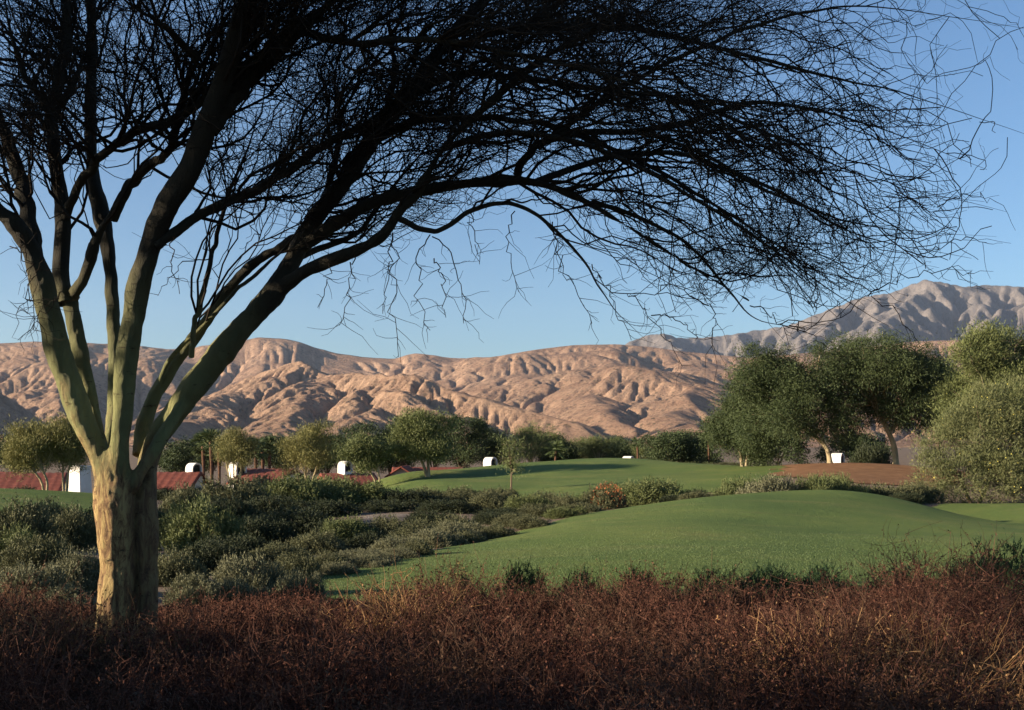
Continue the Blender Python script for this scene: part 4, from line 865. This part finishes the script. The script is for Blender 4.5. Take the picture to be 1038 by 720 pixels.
SHRUBS = [  # kind, label, x, depth, top row, width
    (K_OLV, 'large olive shrub at the left edge, just below the strip of grass', 18, 25, 506, 90),
    (K_OLV, 'olive shrub between the left edge and the big trunk, upper right of its row', 72, 27, 512, 70),
    (K_GRN, 'dark green shrub low at the left edge under the large olive one', 10, 19, 533, 80),
    (K_SAGE, 'grey-green shrub left of the big trunk, nearest to it', 72, 15, 556, 72),
    (K_SAGE, 'grey-green low shrub at the bottom left edge above the red brush', 22, 14, 570, 90),
    (K_OLV, 'dull olive shrub half hidden behind the big trunk', 130, 20, 545, 70),
    (K_GRN, 'rounded shrub right of the big trunk with a bright lit top', 206, 29, 505, 96),
    (K_OLV, 'shrub in front of the tiled house right of the big trunk', 186, 42, 489, 52),
    (K_OLV, 'broad olive shrub in front of the small yellow-green tree', 240, 44, 481, 84),
    (K_GRN, 'speckled green shrub under the rounded yellow-green tree', 302, 47, 480, 80),
    (K_GRN, 'green shrub left of the far fairway, below the leaning tree', 355, 48, 484, 74),
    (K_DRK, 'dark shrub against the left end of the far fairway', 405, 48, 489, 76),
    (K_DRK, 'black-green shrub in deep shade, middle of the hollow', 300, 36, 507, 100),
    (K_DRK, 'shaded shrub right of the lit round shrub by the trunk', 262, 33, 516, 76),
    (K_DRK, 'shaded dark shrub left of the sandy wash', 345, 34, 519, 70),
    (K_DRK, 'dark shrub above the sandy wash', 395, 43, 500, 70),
    (K_SAGE, 'light green low shrub front right of the big trunk', 258, 15.5, 562, 86),
    (K_SAGE, 'light green low shrub close beside the trunk foot, at its right', 200, 14, 580, 70),
    (K_OLV, 'low dark shrub at the left tip of the mown mound', 300, 18.5, 560, 60),
    (K_DRK, 'shaded shrub in the hollow above the light green ones', 240, 24, 535, 80),
    (K_OLV, 'shrub in the hollow left of the light band by the mound', 320, 26, 538, 70),
    (K_SAGE, 'pale green shrub at the left end of the band beside the mown mound', 362, 23, 556, 66),
    (K_SAGE, 'pale green shrub in the band beside the mown mound, second from left', 402, 25, 543, 70),
    (K_SAGE, 'pale green shrub in the middle of the band beside the mound', 440, 27, 535, 66),
    (K_OLV, 'olive shrub behind the middle of the band beside the mound', 425, 31, 527, 80),
    (K_SAGE, 'pale green shrub at the right end of the band beside the mound', 484, 30, 530, 60),
    (K_OLV, 'olive shrub at the far left, between the grey-green ones and the large olive one', 40, 17.5, 541, 84),
    (K_SAGE, 'grey-green shrub between the left edge and the trunk foot, lowest of its group', 62, 12.4, 592, 80),
    (K_OLV, 'shrub close behind the big trunk, at its right side', 176, 17, 556, 80),
    (K_DRK, 'dark shrub right of the trunk, below the rounded lit one', 214, 21, 540, 84),
    (K_SAGE, 'light green shrub at the lower right of its group, by the tip of the mound', 300, 13.6, 577, 66),
    (K_SAGE, 'light green shrub second to the right of the trunk, rising above the brush', 240, 13.2, 583, 70),
    (K_OLV, 'dusky shrub in the hollow between lit round shrub and mound tip', 282, 22, 549, 80),
    (K_OLV, 'shrub in front of the light green band, at the left corner of the mound', 330, 20, 565, 52),
    (K_DRK, 'dark shrub behind the light green band by the mound, left part', 372, 30, 532, 70),
    (K_DRK, 'dark shrub right of the shaded ones, above the light band', 400, 33, 527, 60),
    (K_DRK, 'dark shrub right of the light green band, on the crest of the mound', 500, 36, 517, 56),
    (K_DRK, 'dark shrub under the olive one in front of the yellow-green tree', 230, 38, 498, 80),
    (K_DRK, 'dark shrub at the left of the hollow behind the trunk', 160, 34, 508, 60),
    (K_GRN, 'green shrub between the house chimney and the far fairway, middle left', 330, 54, 483, 60),
    (K_OLV, 'olive shrub under the red roof of the house by the yellow-green trees', 268, 58, 481, 60),
    (K_DRK, 'dark shrub right of the trunk before the tiled roof, far row', 205, 56, 487, 56),
    (K_DRK, 'dark shrub right of the trunk, left end of the far row', 168, 55, 488, 46),
    (K_OLV, 'olive shrub between the sandy wash and the far fairway edge', 430, 50, 493, 56),
    (K_OLV, 'small olive shrub on the near edge of the far fairway, left of the flowering one', 552, 46, 497, 40),
    (K_GRN, 'green shrub between the flowering shrub and the dense round one', 632, 48, 489, 40),
    (K_DRK, 'dark shrub on the bank under the dense round shrub', 684, 42, 500, 36),
    (K_GRN, 'green shrub in the gap behind the light band, left of the sandy wash', 352, 32, 524, 64),
    (K_OLV, 'olive shrub directly in front of the sandy wash', 392, 32.5, 522, 56),
    (K_DRK, 'shaded shrub at the right end of the sandy wash', 436, 37, 511, 60),
    (K_OLV, 'olive shrub on the left slope of the mound, behind its outline', 462, 32, 522, 66),
    (K_DRK, 'dark shrub behind the mound outline, below the sapling', 512, 38, 508, 60),
    (K_OLV, 'olive shrub behind the mound outline, right of the one below the sapling', 548, 38, 509, 56),
    (K_GRN, 'green shrub close behind the mound outline, left of the stony bank', 590, 42, 500, 44),
    (K_DRK, 'dark shrub far in the hollow, left of the far fairway edge', 372, 54, 489, 60),
    (K_OLV, 'olive shrub at the front edge of the far fairway, middle left', 470, 52, 492, 54),
    (K_OLV, 'olive shrub at the front edge of the far fairway, below the tall chimney', 505, 52, 493, 44),
    (K_SAGE, 'pale green shrub behind the light band, at its right end', 458, 29, 528, 54),
    (K_SAGE, 'pale green shrub at the foot of the light band, nearest the mound tip', 385, 21, 562, 56),
    (K_OLV, 'low olive shrub at the left flank of the mound, in the light band', 420, 22.5, 556, 50),
    (K_DRK, 'dark shrub filling the hollow behind the round lit one', 275, 42, 495, 80),
    (K_DRK, 'dark shrub in the hollow under the leaning tree', 330, 41, 500, 80),
    (K_DRK, 'dark shrub at the back of the hollow below the leaning tree', 380, 50, 492, 70),
    (K_OLV, 'olive shrub left of the trunk on the edge of the grass strip', 50, 34, 506, 70),
    (K_DRK, 'dark shrub at the left edge before the grass strip', 5, 33, 510, 70),
    (K_DRK, 'dark shrub left of the trunk before the grass strip', 92, 33, 508, 50),
    (K_SAGE, 'small pale shrub on the bare strip at the edge of the mound, nearest its tip', 348, 19.2, 573, 46),
    (K_SAGE, 'small pale shrub on the edge of the mound, middle of the bare strip', 376, 20.2, 566, 50),
    (K_SAGE, 'small pale shrub on the edge of the mound, right end of the bare strip', 408, 21.8, 559, 46),
    (K_OLV, 'small olive shrub on the left shoulder of the mound, lowest of three', 470, 27.5, 541, 50),
    (K_OLV, 'small olive shrub on the left shoulder of the mound, middle of three', 503, 29.8, 531, 48),
    (K_OLV, 'small olive shrub on the left shoulder of the mound, uppermost of three', 538, 32.3, 522, 46),
    (K_GRN, 'small green shrub on the crest of the mound below the flowering one', 572, 35, 513, 46),
    (K_GRN, 'green shrub behind the crest, left of the olive grey mound-shaped shrub', 752, 49, 483, 46),
    (K_DRK, 'dark shrub behind the olive grey mound-shaped shrub', 790, 51, 481, 50),
    (K_GRN, 'green shrub between the two round ones and the leaf litter', 842, 51, 480, 50),
    (K_DRK, 'dark shrub at the right of the round green ones, before the leaf litter', 878, 49, 486, 46),
    (K_OLV, 'olive shrub at the right end of the row behind the crest', 918, 51, 488, 44),
    (K_GRN, 'green shrub left of the dense round one, beside the stony bank', 640, 49, 487, 40),
    (K_DRK, 'dark shrub right of the sandy wash, before the far fairway', 452, 42, 500, 64),
    (K_OLV, 'olive shrub below the sapling on the far fairway', 497, 43, 496, 60),
    (K_GRN, 'green shrub between the sapling and the red flowering shrub', 536, 41, 500, 60),
    (K_OLV, 'low olive shrub touching the crest of the mound, left of the red one', 524, 34, 520, 54),
    (K_OLV, 'olive shrub just left of the red flowering shrub', 572, 41, 499, 44),
    (K_OLV, 'low shrub at the foot of the red flowering shrub', 590, 37, 511, 54),
    (K_GRN, 'dense round green shrub right of the red flowering shrub', 662, 46, 484, 72),
    (K_DRK, 'dark shrub on the right side of the dense round one', 702, 46, 489, 44),
    (K_OLV, 'small low shrub on the crest behind the mound, right of the dense one', 706, 41, 501, 40),
    (K_GRN, 'green shrub left of the olive mound of leaves behind the crest', 738, 48, 489, 44),
    (K_SAGE, 'olive grey mound-shaped shrub behind the middle of the crest', 777, 47, 480, 62),
    (K_DRK, 'dark gap shrub between the olive mound shrub and the round green ones', 806, 48, 486, 34),
    (K_GRN, 'left of two round green shrubs behind the top of the mound', 826, 47, 480, 38),
    (K_GRN, 'right of two round green shrubs behind the top of the mound', 857, 48, 481, 46),
    (K_OLV, 'low shrub below the leaf litter, right of the round green ones', 892, 50, 489, 48),
    (K_SAGE, 'low pale shrub on the right shoulder of the mound', 906, 47, 503, 46),
    (K_OLV, 'shrub at the foot of the big olive bush, left of it', 930, 52, 487, 48),
    (K_DRK, 'flat dark shrub at the right shoulder throwing a shadow on the grass', 916, 41.6, 499, 40),
    (K_DRK, 'dark green shrub beyond the leaf litter between the right-hand trunks', 882, 90, 448, 46),
    (K_GRN, 'low hedge-like shrub left of the big feathery trees', 700, 98, 468, 50),
    (K_OLV, 'small shrub at the foot of the round feathery tree', 738, 90, 470, 40),
    (K_OLV, 'shrub below the red roof behind the pale forked trunk', 468, 98, 475, 34),
    (K_GRN, 'shrub beside the tall vaulted chimney on the crest', 512, 104, 470, 26),
    (K_DRK, 'dark shrub under the left of two olive-brown trees', 22, 56, 487, 44),
]
for i, (kk, lab, px, d, top, w) in enumerate(SHRUBS):
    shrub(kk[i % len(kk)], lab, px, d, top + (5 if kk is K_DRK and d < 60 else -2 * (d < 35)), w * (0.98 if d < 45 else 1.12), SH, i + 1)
HB = 'low dark green plants along the near edge of the mown mound'
for i, (lab, px, d, top, w) in enumerate([
    ('dark green tuft at the near edge of the mound, left of the middle', 532, 12.9, 563, 46), ('small dark green tuft behind the brush, right of the middle one', 590, 12.9, 573, 40), ('low dark green plant under the tall dry sprig', 650, 12.8, 571, 50),
    ('dark green plant right of the tall dry sprig', 722, 12.8, 570, 46), ('long dark green plant at the near edge of the mound, third from right', 775, 12.9, 566, 70), ('dark green plant joined to the long one, at its right', 830, 13, 566, 62),
    ('round dark green plant left of the reddish bush', 910, 13, 568, 54), ('dark green bush in the right corner above the brush', 1024, 13.5, 541, 70), ('dark green bush behind the reddish bush at the right', 978, 13.4, 560, 50),
    ('dark green weed in the brush left of the mound', 470, 12.6, 578, 44), ('dark green weed at the left tip of the mound', 340, 12.6, 600, 44)]):
    shrub(K_HRB[i % 2], lab, px, d, top, w * 1.15, HB, i + 50, name='low_plant')
# the shrub with orange-red flowers
fs = shrub(K_OLV[1], 'shrub with orange-red flowers on the bank behind the mound', 612, 41.5, 489, 56, None, 77, name='flowering_shrub')
rng = np.random.default_rng(5); n = 900; dd = unit(rng.normal(size=(n, 3))); dd[:, 2] = np.abs(dd[:, 2]); fr = rng.uniform(.86, 1.06, (n, 1))
mesh_obj('blossoms', *leaves(dd * fr * np.array([1.2, 1.2, 1.55]) + np.array([-.3, 0, 0.15]), rng.normal(size=(n, 3)), .10, .06, rng), foliage('red_blossom', [(.16, .035, .015), (.28, .075, .03), (.36, .14, .05)], 2), fs)
# the big olive bush at the right edge
bb = G(985, 54); sc = 54 / F
lob = [(-1.9, 0, 1.5, 1.0, 1.3, 1.5), (-1.7, .2, 2.9, 1.0, 1.0, 1.0), (0.2, .3, 3.3, 1.4, 1.5, 2.0), (1.8, 0, 2.6, 1.6, 1.6, 2.3), (-.7, -.8, 1.3, 1.4, 1.4, 1.5), (1.0, -1.1, 1.5, 1.6, 1.4, 1.6), (2.8, .5, 2.0, 1.3, 1.5, 2.0), (0.5, 0, 4.9, .9, 1.0, 1.2), (2.2, .2, 5.2, 1.1, 1.1, 1.2), (-.8, .2, 4.0, .7, .9, .9), (1.4, -.6, 4.2, .8, .8, .9), (-.2, -1.1, 2.7, .8, .8, .8), (3.2, 0, 4.2, .9, .9, 1.1)]
ob = leafy_tree('olive_bush', 'huge olive-green bush with tiny yellow flowers at the right edge', bb, [[(0, 0, -.1), (-.3, 0, .6), (-.6, 0, 1.6)], [(.3, 0, -.1), (.7, 0, .8), (1.2, 0, 1.9)]], lob, F_BUSH, m_brown_bark, 601, 1250, 56, .23, .17, .026, 'spray', cat='bush', r0=.11)
(fv, ff), _ = crown_leaves(lob, np.random.default_rng(9), 200, 3, .3, .075, .05, 'round')
mesh_obj('blossoms', fv, ff, foliage('yellow_blossom', [(.32, .26, .04), (.42, .35, .06), (.5, .42, .10)], 2), ob)
# ---------------------------------------------------------------- the dry red-brown brush in front
def dry(name, cols, rough=0.9, alt=(0.10, 0.066, 0.040)):
    def build(nt, N, L, b):
        g = N.new('ShaderNodeNewGeometry')
        c = ramp(nt, g.outputs['Random Per Island'], [(0.0, cols[0]), (0.5, cols[1]), (1.0, cols[2])])
        c = mixc(nt, ramp(nt, noise(nt, 1.1, 3, 0.6), [(0.48, (0, 0, 0)), (0.66, (0.6, 0.6, 0.6))]), c, alt)   # some plants are greyer
        L.new(c, b.inputs['Base Color'])
    return material(name, build, rough, 0.1)
D_STEM = dry('dry_stem', [(0.036, 0.015, 0.011), (0.072, 0.030, 0.021), (0.17, 0.085, 0.058)])
D_LEAF = dry('dry_leaf', [(0.030, 0.0125, 0.009), (0.062, 0.024, 0.016), (0.125, 0.054, 0.036)])
D_STRAW = dry('straw_stem', [(0.15, 0.075, 0.034), (0.25, 0.14, 0.062), (0.36, 0.22, 0.11)])
D_OLIVE = dry('brown_green_leaf', [(0.055, 0.040, 0.016), (0.090, 0.070, 0.026), (0.14, 0.11, 0.042)])
TOP_X = [-200, 0, 60, 110, 160, 200, 300, 345, 390, 440, 520, 600, 640, 680, 720, 800, 880, 930, 980, 1040, 1300]
TOP_Y = [590, 594, 608, 624, 616, 604, 596, 606, 590, 580, 584, 580, 578, 570, 582, 588, 586, 570, 556, 552, 550]
NOFLOW = lambda p: np.array([[0, 0, 1.0]])
def brush_strands(cx, cy, cz, ch, rad, n_stem, n_twig, n_leaf, rng, thick=1.0):
    """stems fan out of each clump centre; twigs leave the stems; small dry leaves sit on the twigs"""
    n = len(cx); q = np.repeat(np.arange(n), n_stem); m = len(q); a = rng.uniform(0, 6.283, m); rr = np.sqrt(rng.uniform(0, 1, m)) * rad[q]
    st = np.stack([cx[q] + rr * np.cos(a) * .6, cy[q] + rr * np.sin(a) * .6, cz[q] - .02], 1)
    dr = np.stack([np.cos(a) * rr / rad[q] * 1.0, np.sin(a) * rr / rad[q] * 1.0, 0.8 * np.ones(m)], 1) + .36 * rng.normal(size=(m, 3))
    L1, R1 = strands(st, dr, ch[q] * rng.uniform(.55, 1.15, m), 5, rng, .26, .02, thick * rng.uniform(.0022, .0042, m), np.full(m, .0013 * thick), NOFLOW)
    t = rng.integers(0, m, n_twig * m // n_stem * 1); i = rng.integers(1, 4, len(t)); f = rng.random((len(t), 1))
    st2 = L1[t, i] * (1 - f) + L1[t, i + 1] * f; d2 = unit(L1[t, i + 1] - L1[t, i]) + 1.0 * rng.normal(size=(len(t), 3)) * [1, 1, .8]
    L2, R2 = strands(st2, d2, ch[q[t]] * rng.uniform(.14, .42, len(t)), 4, rng, .3, .1, np.full(len(t), .0019 * thick), np.full(len(t), .0009 * thick), NOFLOW)
    k = rng.integers(0, len(L2), n_leaf * n); i = rng.integers(0, 3, len(k)); f = rng.random((len(k), 1)); c = L2[k, i] * (1 - f) + L2[k, i + 1] * f + rng.normal(size=(len(k), 3)) * .008
    return L1, R1, L2, R2, c
def brush_field():
    rng = np.random.default_rng(77); xs, ys = [], []
    while len(xs) < 520:
        d = math.sqrt(rng.uniform(2.2 ** 2, 12.5 ** 2)); px = rng.uniform(-110, 1150); x = (px - CX) / F * d
        xs.append(x); ys.append(d)
    x = np.array(xs); y = np.array(ys); px = CX + x / y * F; gz = ground_z(x, y)
    h = .64 + .62 * fbm(x / 1.0, y / 1.0, 19, 3) + .15 * rng.normal(size=len(x)); allow = CZ - (np.interp(px, TOP_X, TOP_Y) - HY) / F * y - gz
    allow += rng.normal(size=len(x)) * .05 + .13 * fbm(x / 1.6, y / 1.6, 27, 2)
    h = np.clip(np.minimum(h, allow * .92), .16, np.interp(y, [2, 4, 7, 9], [.55, .62, .9, 1.1]))
    L1, R1, L2, R2, c = brush_strands(x, y, gz, h, rng.uniform(.22, .55, len(x)), 32, 220, 1250, rng)
    a = [tubes(L1, R1, 3), tubes(L2, R2, 3)]
    v, f = join(a); n0 = len(f)
    lv, lf = leaves(c, rng.normal(size=c.shape) + [0, 0, .5], .021 * rng.uniform(.5, 1.5, len(c)), .010 * rng.uniform(.6, 1.5, len(c)), rng)
    V, Fc = join([(v, f), (lv, lf)])
    o = mesh_obj('dry_brush', V, Fc, D_STEM); o.data.materials.append(D_LEAF)
    mi = np.zeros(len(Fc), np.int32); mi[n0:] = 1; o.data.polygons.foreach_set('material_index', mi)
    tag(o, 'mass of dry red-brown brush covering the foreground', kind='stuff')
brush_field()
def dry_shrub(label, px, d, top, wpx, stem_m, leaf_m, seed, n_stem=110, n_twig=520, n_leaf=900, thick=1.2, name='dry_shrub', leaf=.026, group='dry shrubs standing in the red-brown brush'):
    rng = np.random.default_rng(seed); g = G(px, d); h = CZ + (HY - top) / F * d - g.z; e = empty(name, g, label, 'shrub', group)
    L1, R1, L2, R2, c = brush_strands(np.zeros(1), np.zeros(1), np.zeros(1), np.array([h]), np.array([wpx * d / F / 2]), n_stem, n_twig, n_leaf, rng, thick)
    mesh_obj('stems', *join([tubes(L1, R1, 4), tubes(L2, R2, 3)]), stem_m, e)
    mesh_obj('foliage', *leaves(c, rng.normal(size=c.shape), leaf, leaf * .45, rng), leaf_m, e)
    return e
dry_shrub('pale straw-coloured dry shrub catching the light left of the middle', 402, 9.3, 584, 78, D_STRAW, D_STRAW, 701, 110, 600, 900, 1.5)
dry_shrub('brown-green dry shrub beside the straw-coloured one, under the mound', 446, 10.6, 566, 104, D_STEM, D_OLIVE, 702, 160, 900, 4200)
dry_shrub('tall thin dry sprig rising above the brush against the mown grass', 682, 11.6, 546, 34, D_STEM, D_LEAF, 703, 16, 110, 420, 1.5)
dry_shrub('broad reddish dry shrub at the right below the dark green bush', 958, 10.6, 546, 124, D_STEM, D_LEAF, 704, 240, 1500, 2600)
dry_shrub('sunlit orange-brown dry shrub in the bottom right corner', 965, 6.4, 626, 190, D_STRAW, D_STRAW, 705, 240, 1400, 2200)
dry_shrub('bushy pink-brown dry shrub left of the sunlit corner shrub', 862, 6.7, 618, 150, D_STRAW, D_LEAF, 706, 200, 1200, 1800)
dry_shrub('open branched dry shrub with pale tips in the right half', 790, 7.8, 604, 110, D_STEM, D_STRAW, 707, 90, 600, 900)
dry_shrub('bare pinkish dry shrub at the bottom left edge', 34, 7.6, 590, 130, D_STRAW, D_LEAF, 708, 150, 700, 700, 1.5)
dry_shrub('brown-green weedy shrub at the foot of the big trunk', 118, 7.9, 618, 90, D_STEM, D_OLIVE, 709, 110, 700, 2000)
dry_shrub('dry reddish shrub just right of the trunk foot', 190, 8.6, 606, 80, D_STEM, D_LEAF, 710, 130, 700, 1200)

# short blades of grass over the near part of the mound
def near_grass():
    rng = np.random.default_rng(88); n = 170000
    d = np.sqrt(rng.uniform(12.6 ** 2, 27 ** 2, n)); px = rng.uniform(270, 1090, n); x = (px - CX) / F * d
    k = inside(FAIR, x + .3 * fbm(x / .9, d / .9, 5, 2), d + .3 * fbm(x / .9, d / .9, 6, 2))
    k &= rng.random(n) < np.clip((27 - d) / 13, 0, 1); x, d = x[k], d[k]        # thinning into the smooth turf
    z = np.maximum(ground_z(x, d), ground_tri(x, d)) + .02
    L = rng.uniform(.012, .034, len(x)); dr = np.stack([.45 * rng.normal(size=len(x)), .45 * rng.normal(size=len(x)), np.ones(len(x))], 1)
    v, f = leaves(np.stack([x, d, z + L * .4], 1), dr, L, .008, rng)
    tag(mesh_obj('grass', v, f, foliage('grass_blade', [(.060, .096, .035), (.080, .120, .043), (.105, .136, .052)], .5, .15)), 'short mown grass blades on the near mound', kind='stuff')
near_grass()

# ---------------------------------------------------------------- unseen trees added at the left, crowns shaped to shade the scene
def shade_pos(p, q):
    s = Vector((TO_SUN.x, TO_SUN.y)).normalized(); n = Vector((-s.y, s.x)); r = s * q + n * p; return r
SN = 'unseen leafy trees added off to the left to cast shade'
def shade_tree(label, p, q, lobes, stem_p, seed, n, dense=1.0):
    r = shade_pos(p, q); z = float(ground_z(np.array([r.x]), np.array([r.y]))[0]); s = Vector((TO_SUN.x, TO_SUN.y)).normalized(); nn = Vector((-s.y, s.x))
    lb = [(nn.x * a + s.x * b, nn.y * a + s.y * b, c, ra, ra, rc) for a, b, c, ra, rc in lobes]
    sx = nn * stem_p
    leafy_tree('tree', label, (r.x, r.y, z), [[(sx.x, sx.y, -.1), (sx.x * .9, sx.y * .9, 2.2), (sx.x * .4, sx.y * .4, 5.5 if lobes[0][2] > 6 else 2.5)]], lb, F_GREEN, m_brown_bark, seed, n, 46, .34, .30, .11, 'round', SN, r0=.2)
shade_tree('tall leafy tree added unseen at the left, its crown shading the bare tree', -10, 15, [(0, 0, 9.7, 3.0, 1.8), (3.4, 0, 8.9, 2.6, 2.2), (-3, 0, 9.6, 2.8, 1.8), (1.5, 1, 11.6, 3.0, 1.8), (-2, -1, 11.4, 2.8, 1.7), (5, 0, 10.2, 2.4, 2.4)], -5.5, 801, 1050)
shade_tree('leafy tree added unseen at the left for shade, low foliage with gaps above', -5.6, 13, [(-2.4, 0, 1.8, 1.5, 2.3), (-.8, 0, 2.0, 1.6, 2.2), (1.5, 0, 2.8, 1.5, 2.2), (.2, 0, 8.8, 2.0, 1.0), (-1.2, 0, 6.2, 1.0, .8)], 0, 802, 430)
shade_tree('dense leafy tree added unseen behind the camera at the left for shade', 0.4, 12.5, [(-1.6, 0, 2.0, 1.8, 2.2), (1.2, 0, 2.4, 1.8, 2.4), (0, 0, 4.6, 2.2, 2.2), (1.6, .5, 4.0, 2, 2.2), (-.5, 0, 6.2, 2.2, 1.8)], 0, 803, 460)
shade_tree('broad leafy tree added unseen far to the left, shading the shrubs of the hollow', -37, 25, [(-2.6, 0, 4.6, 2.2, 2.8), (0, 0, 5.4, 2.6, 3.2), (2.6, 0, 4.4, 2.2, 2.8), (1, 1, 3.0, 2.6, 2.4), (-1.5, -1, 2.8, 2.6, 2.4), (5.6, 0, 4.6, 2.4, 3.2), (5.0, 1, 2.8, 2.4, 2.2)], 0, 804, 560)
# ---------------------------------------------------------------- the air
def haze():
    x0, x1, y0, y1, z0, z1 = -12000, 14000, -200, 14500, -25, 1780
    v = [(x, y, z) for x in (x0, x1) for y in (y0, y1) for z in (z0, z1)]
    f = [(0, 1, 3, 2), (4, 6, 7, 5), (0, 4, 5, 1), (2, 3, 7, 6), (0, 2, 6, 4), (1, 5, 7, 3)]
    m = bpy.data.materials.new('haze'); m.use_nodes = True; nt = m.node_tree; nt.nodes.clear()
    out = nt.nodes.new('ShaderNodeOutputMaterial'); pv = nt.nodes.new('ShaderNodeVolumePrincipled')
    pv.inputs['Color'].default_value = (0.62, 0.74, 0.95, 1); pv.inputs['Density'].default_value = HAZE; pv.inputs['Anisotropy'].default_value = 0.2
    nt.links.new(pv.outputs[0], out.inputs['Volume'])
    m.volume_intersection_method if hasattr(m, 'volume_intersection_method') else None
    o = mesh_obj('haze', v, f, m); tag(o, 'thin pale blue air between the golf course and the far mountains', kind='stuff')
HAZE = 0.000018
haze()
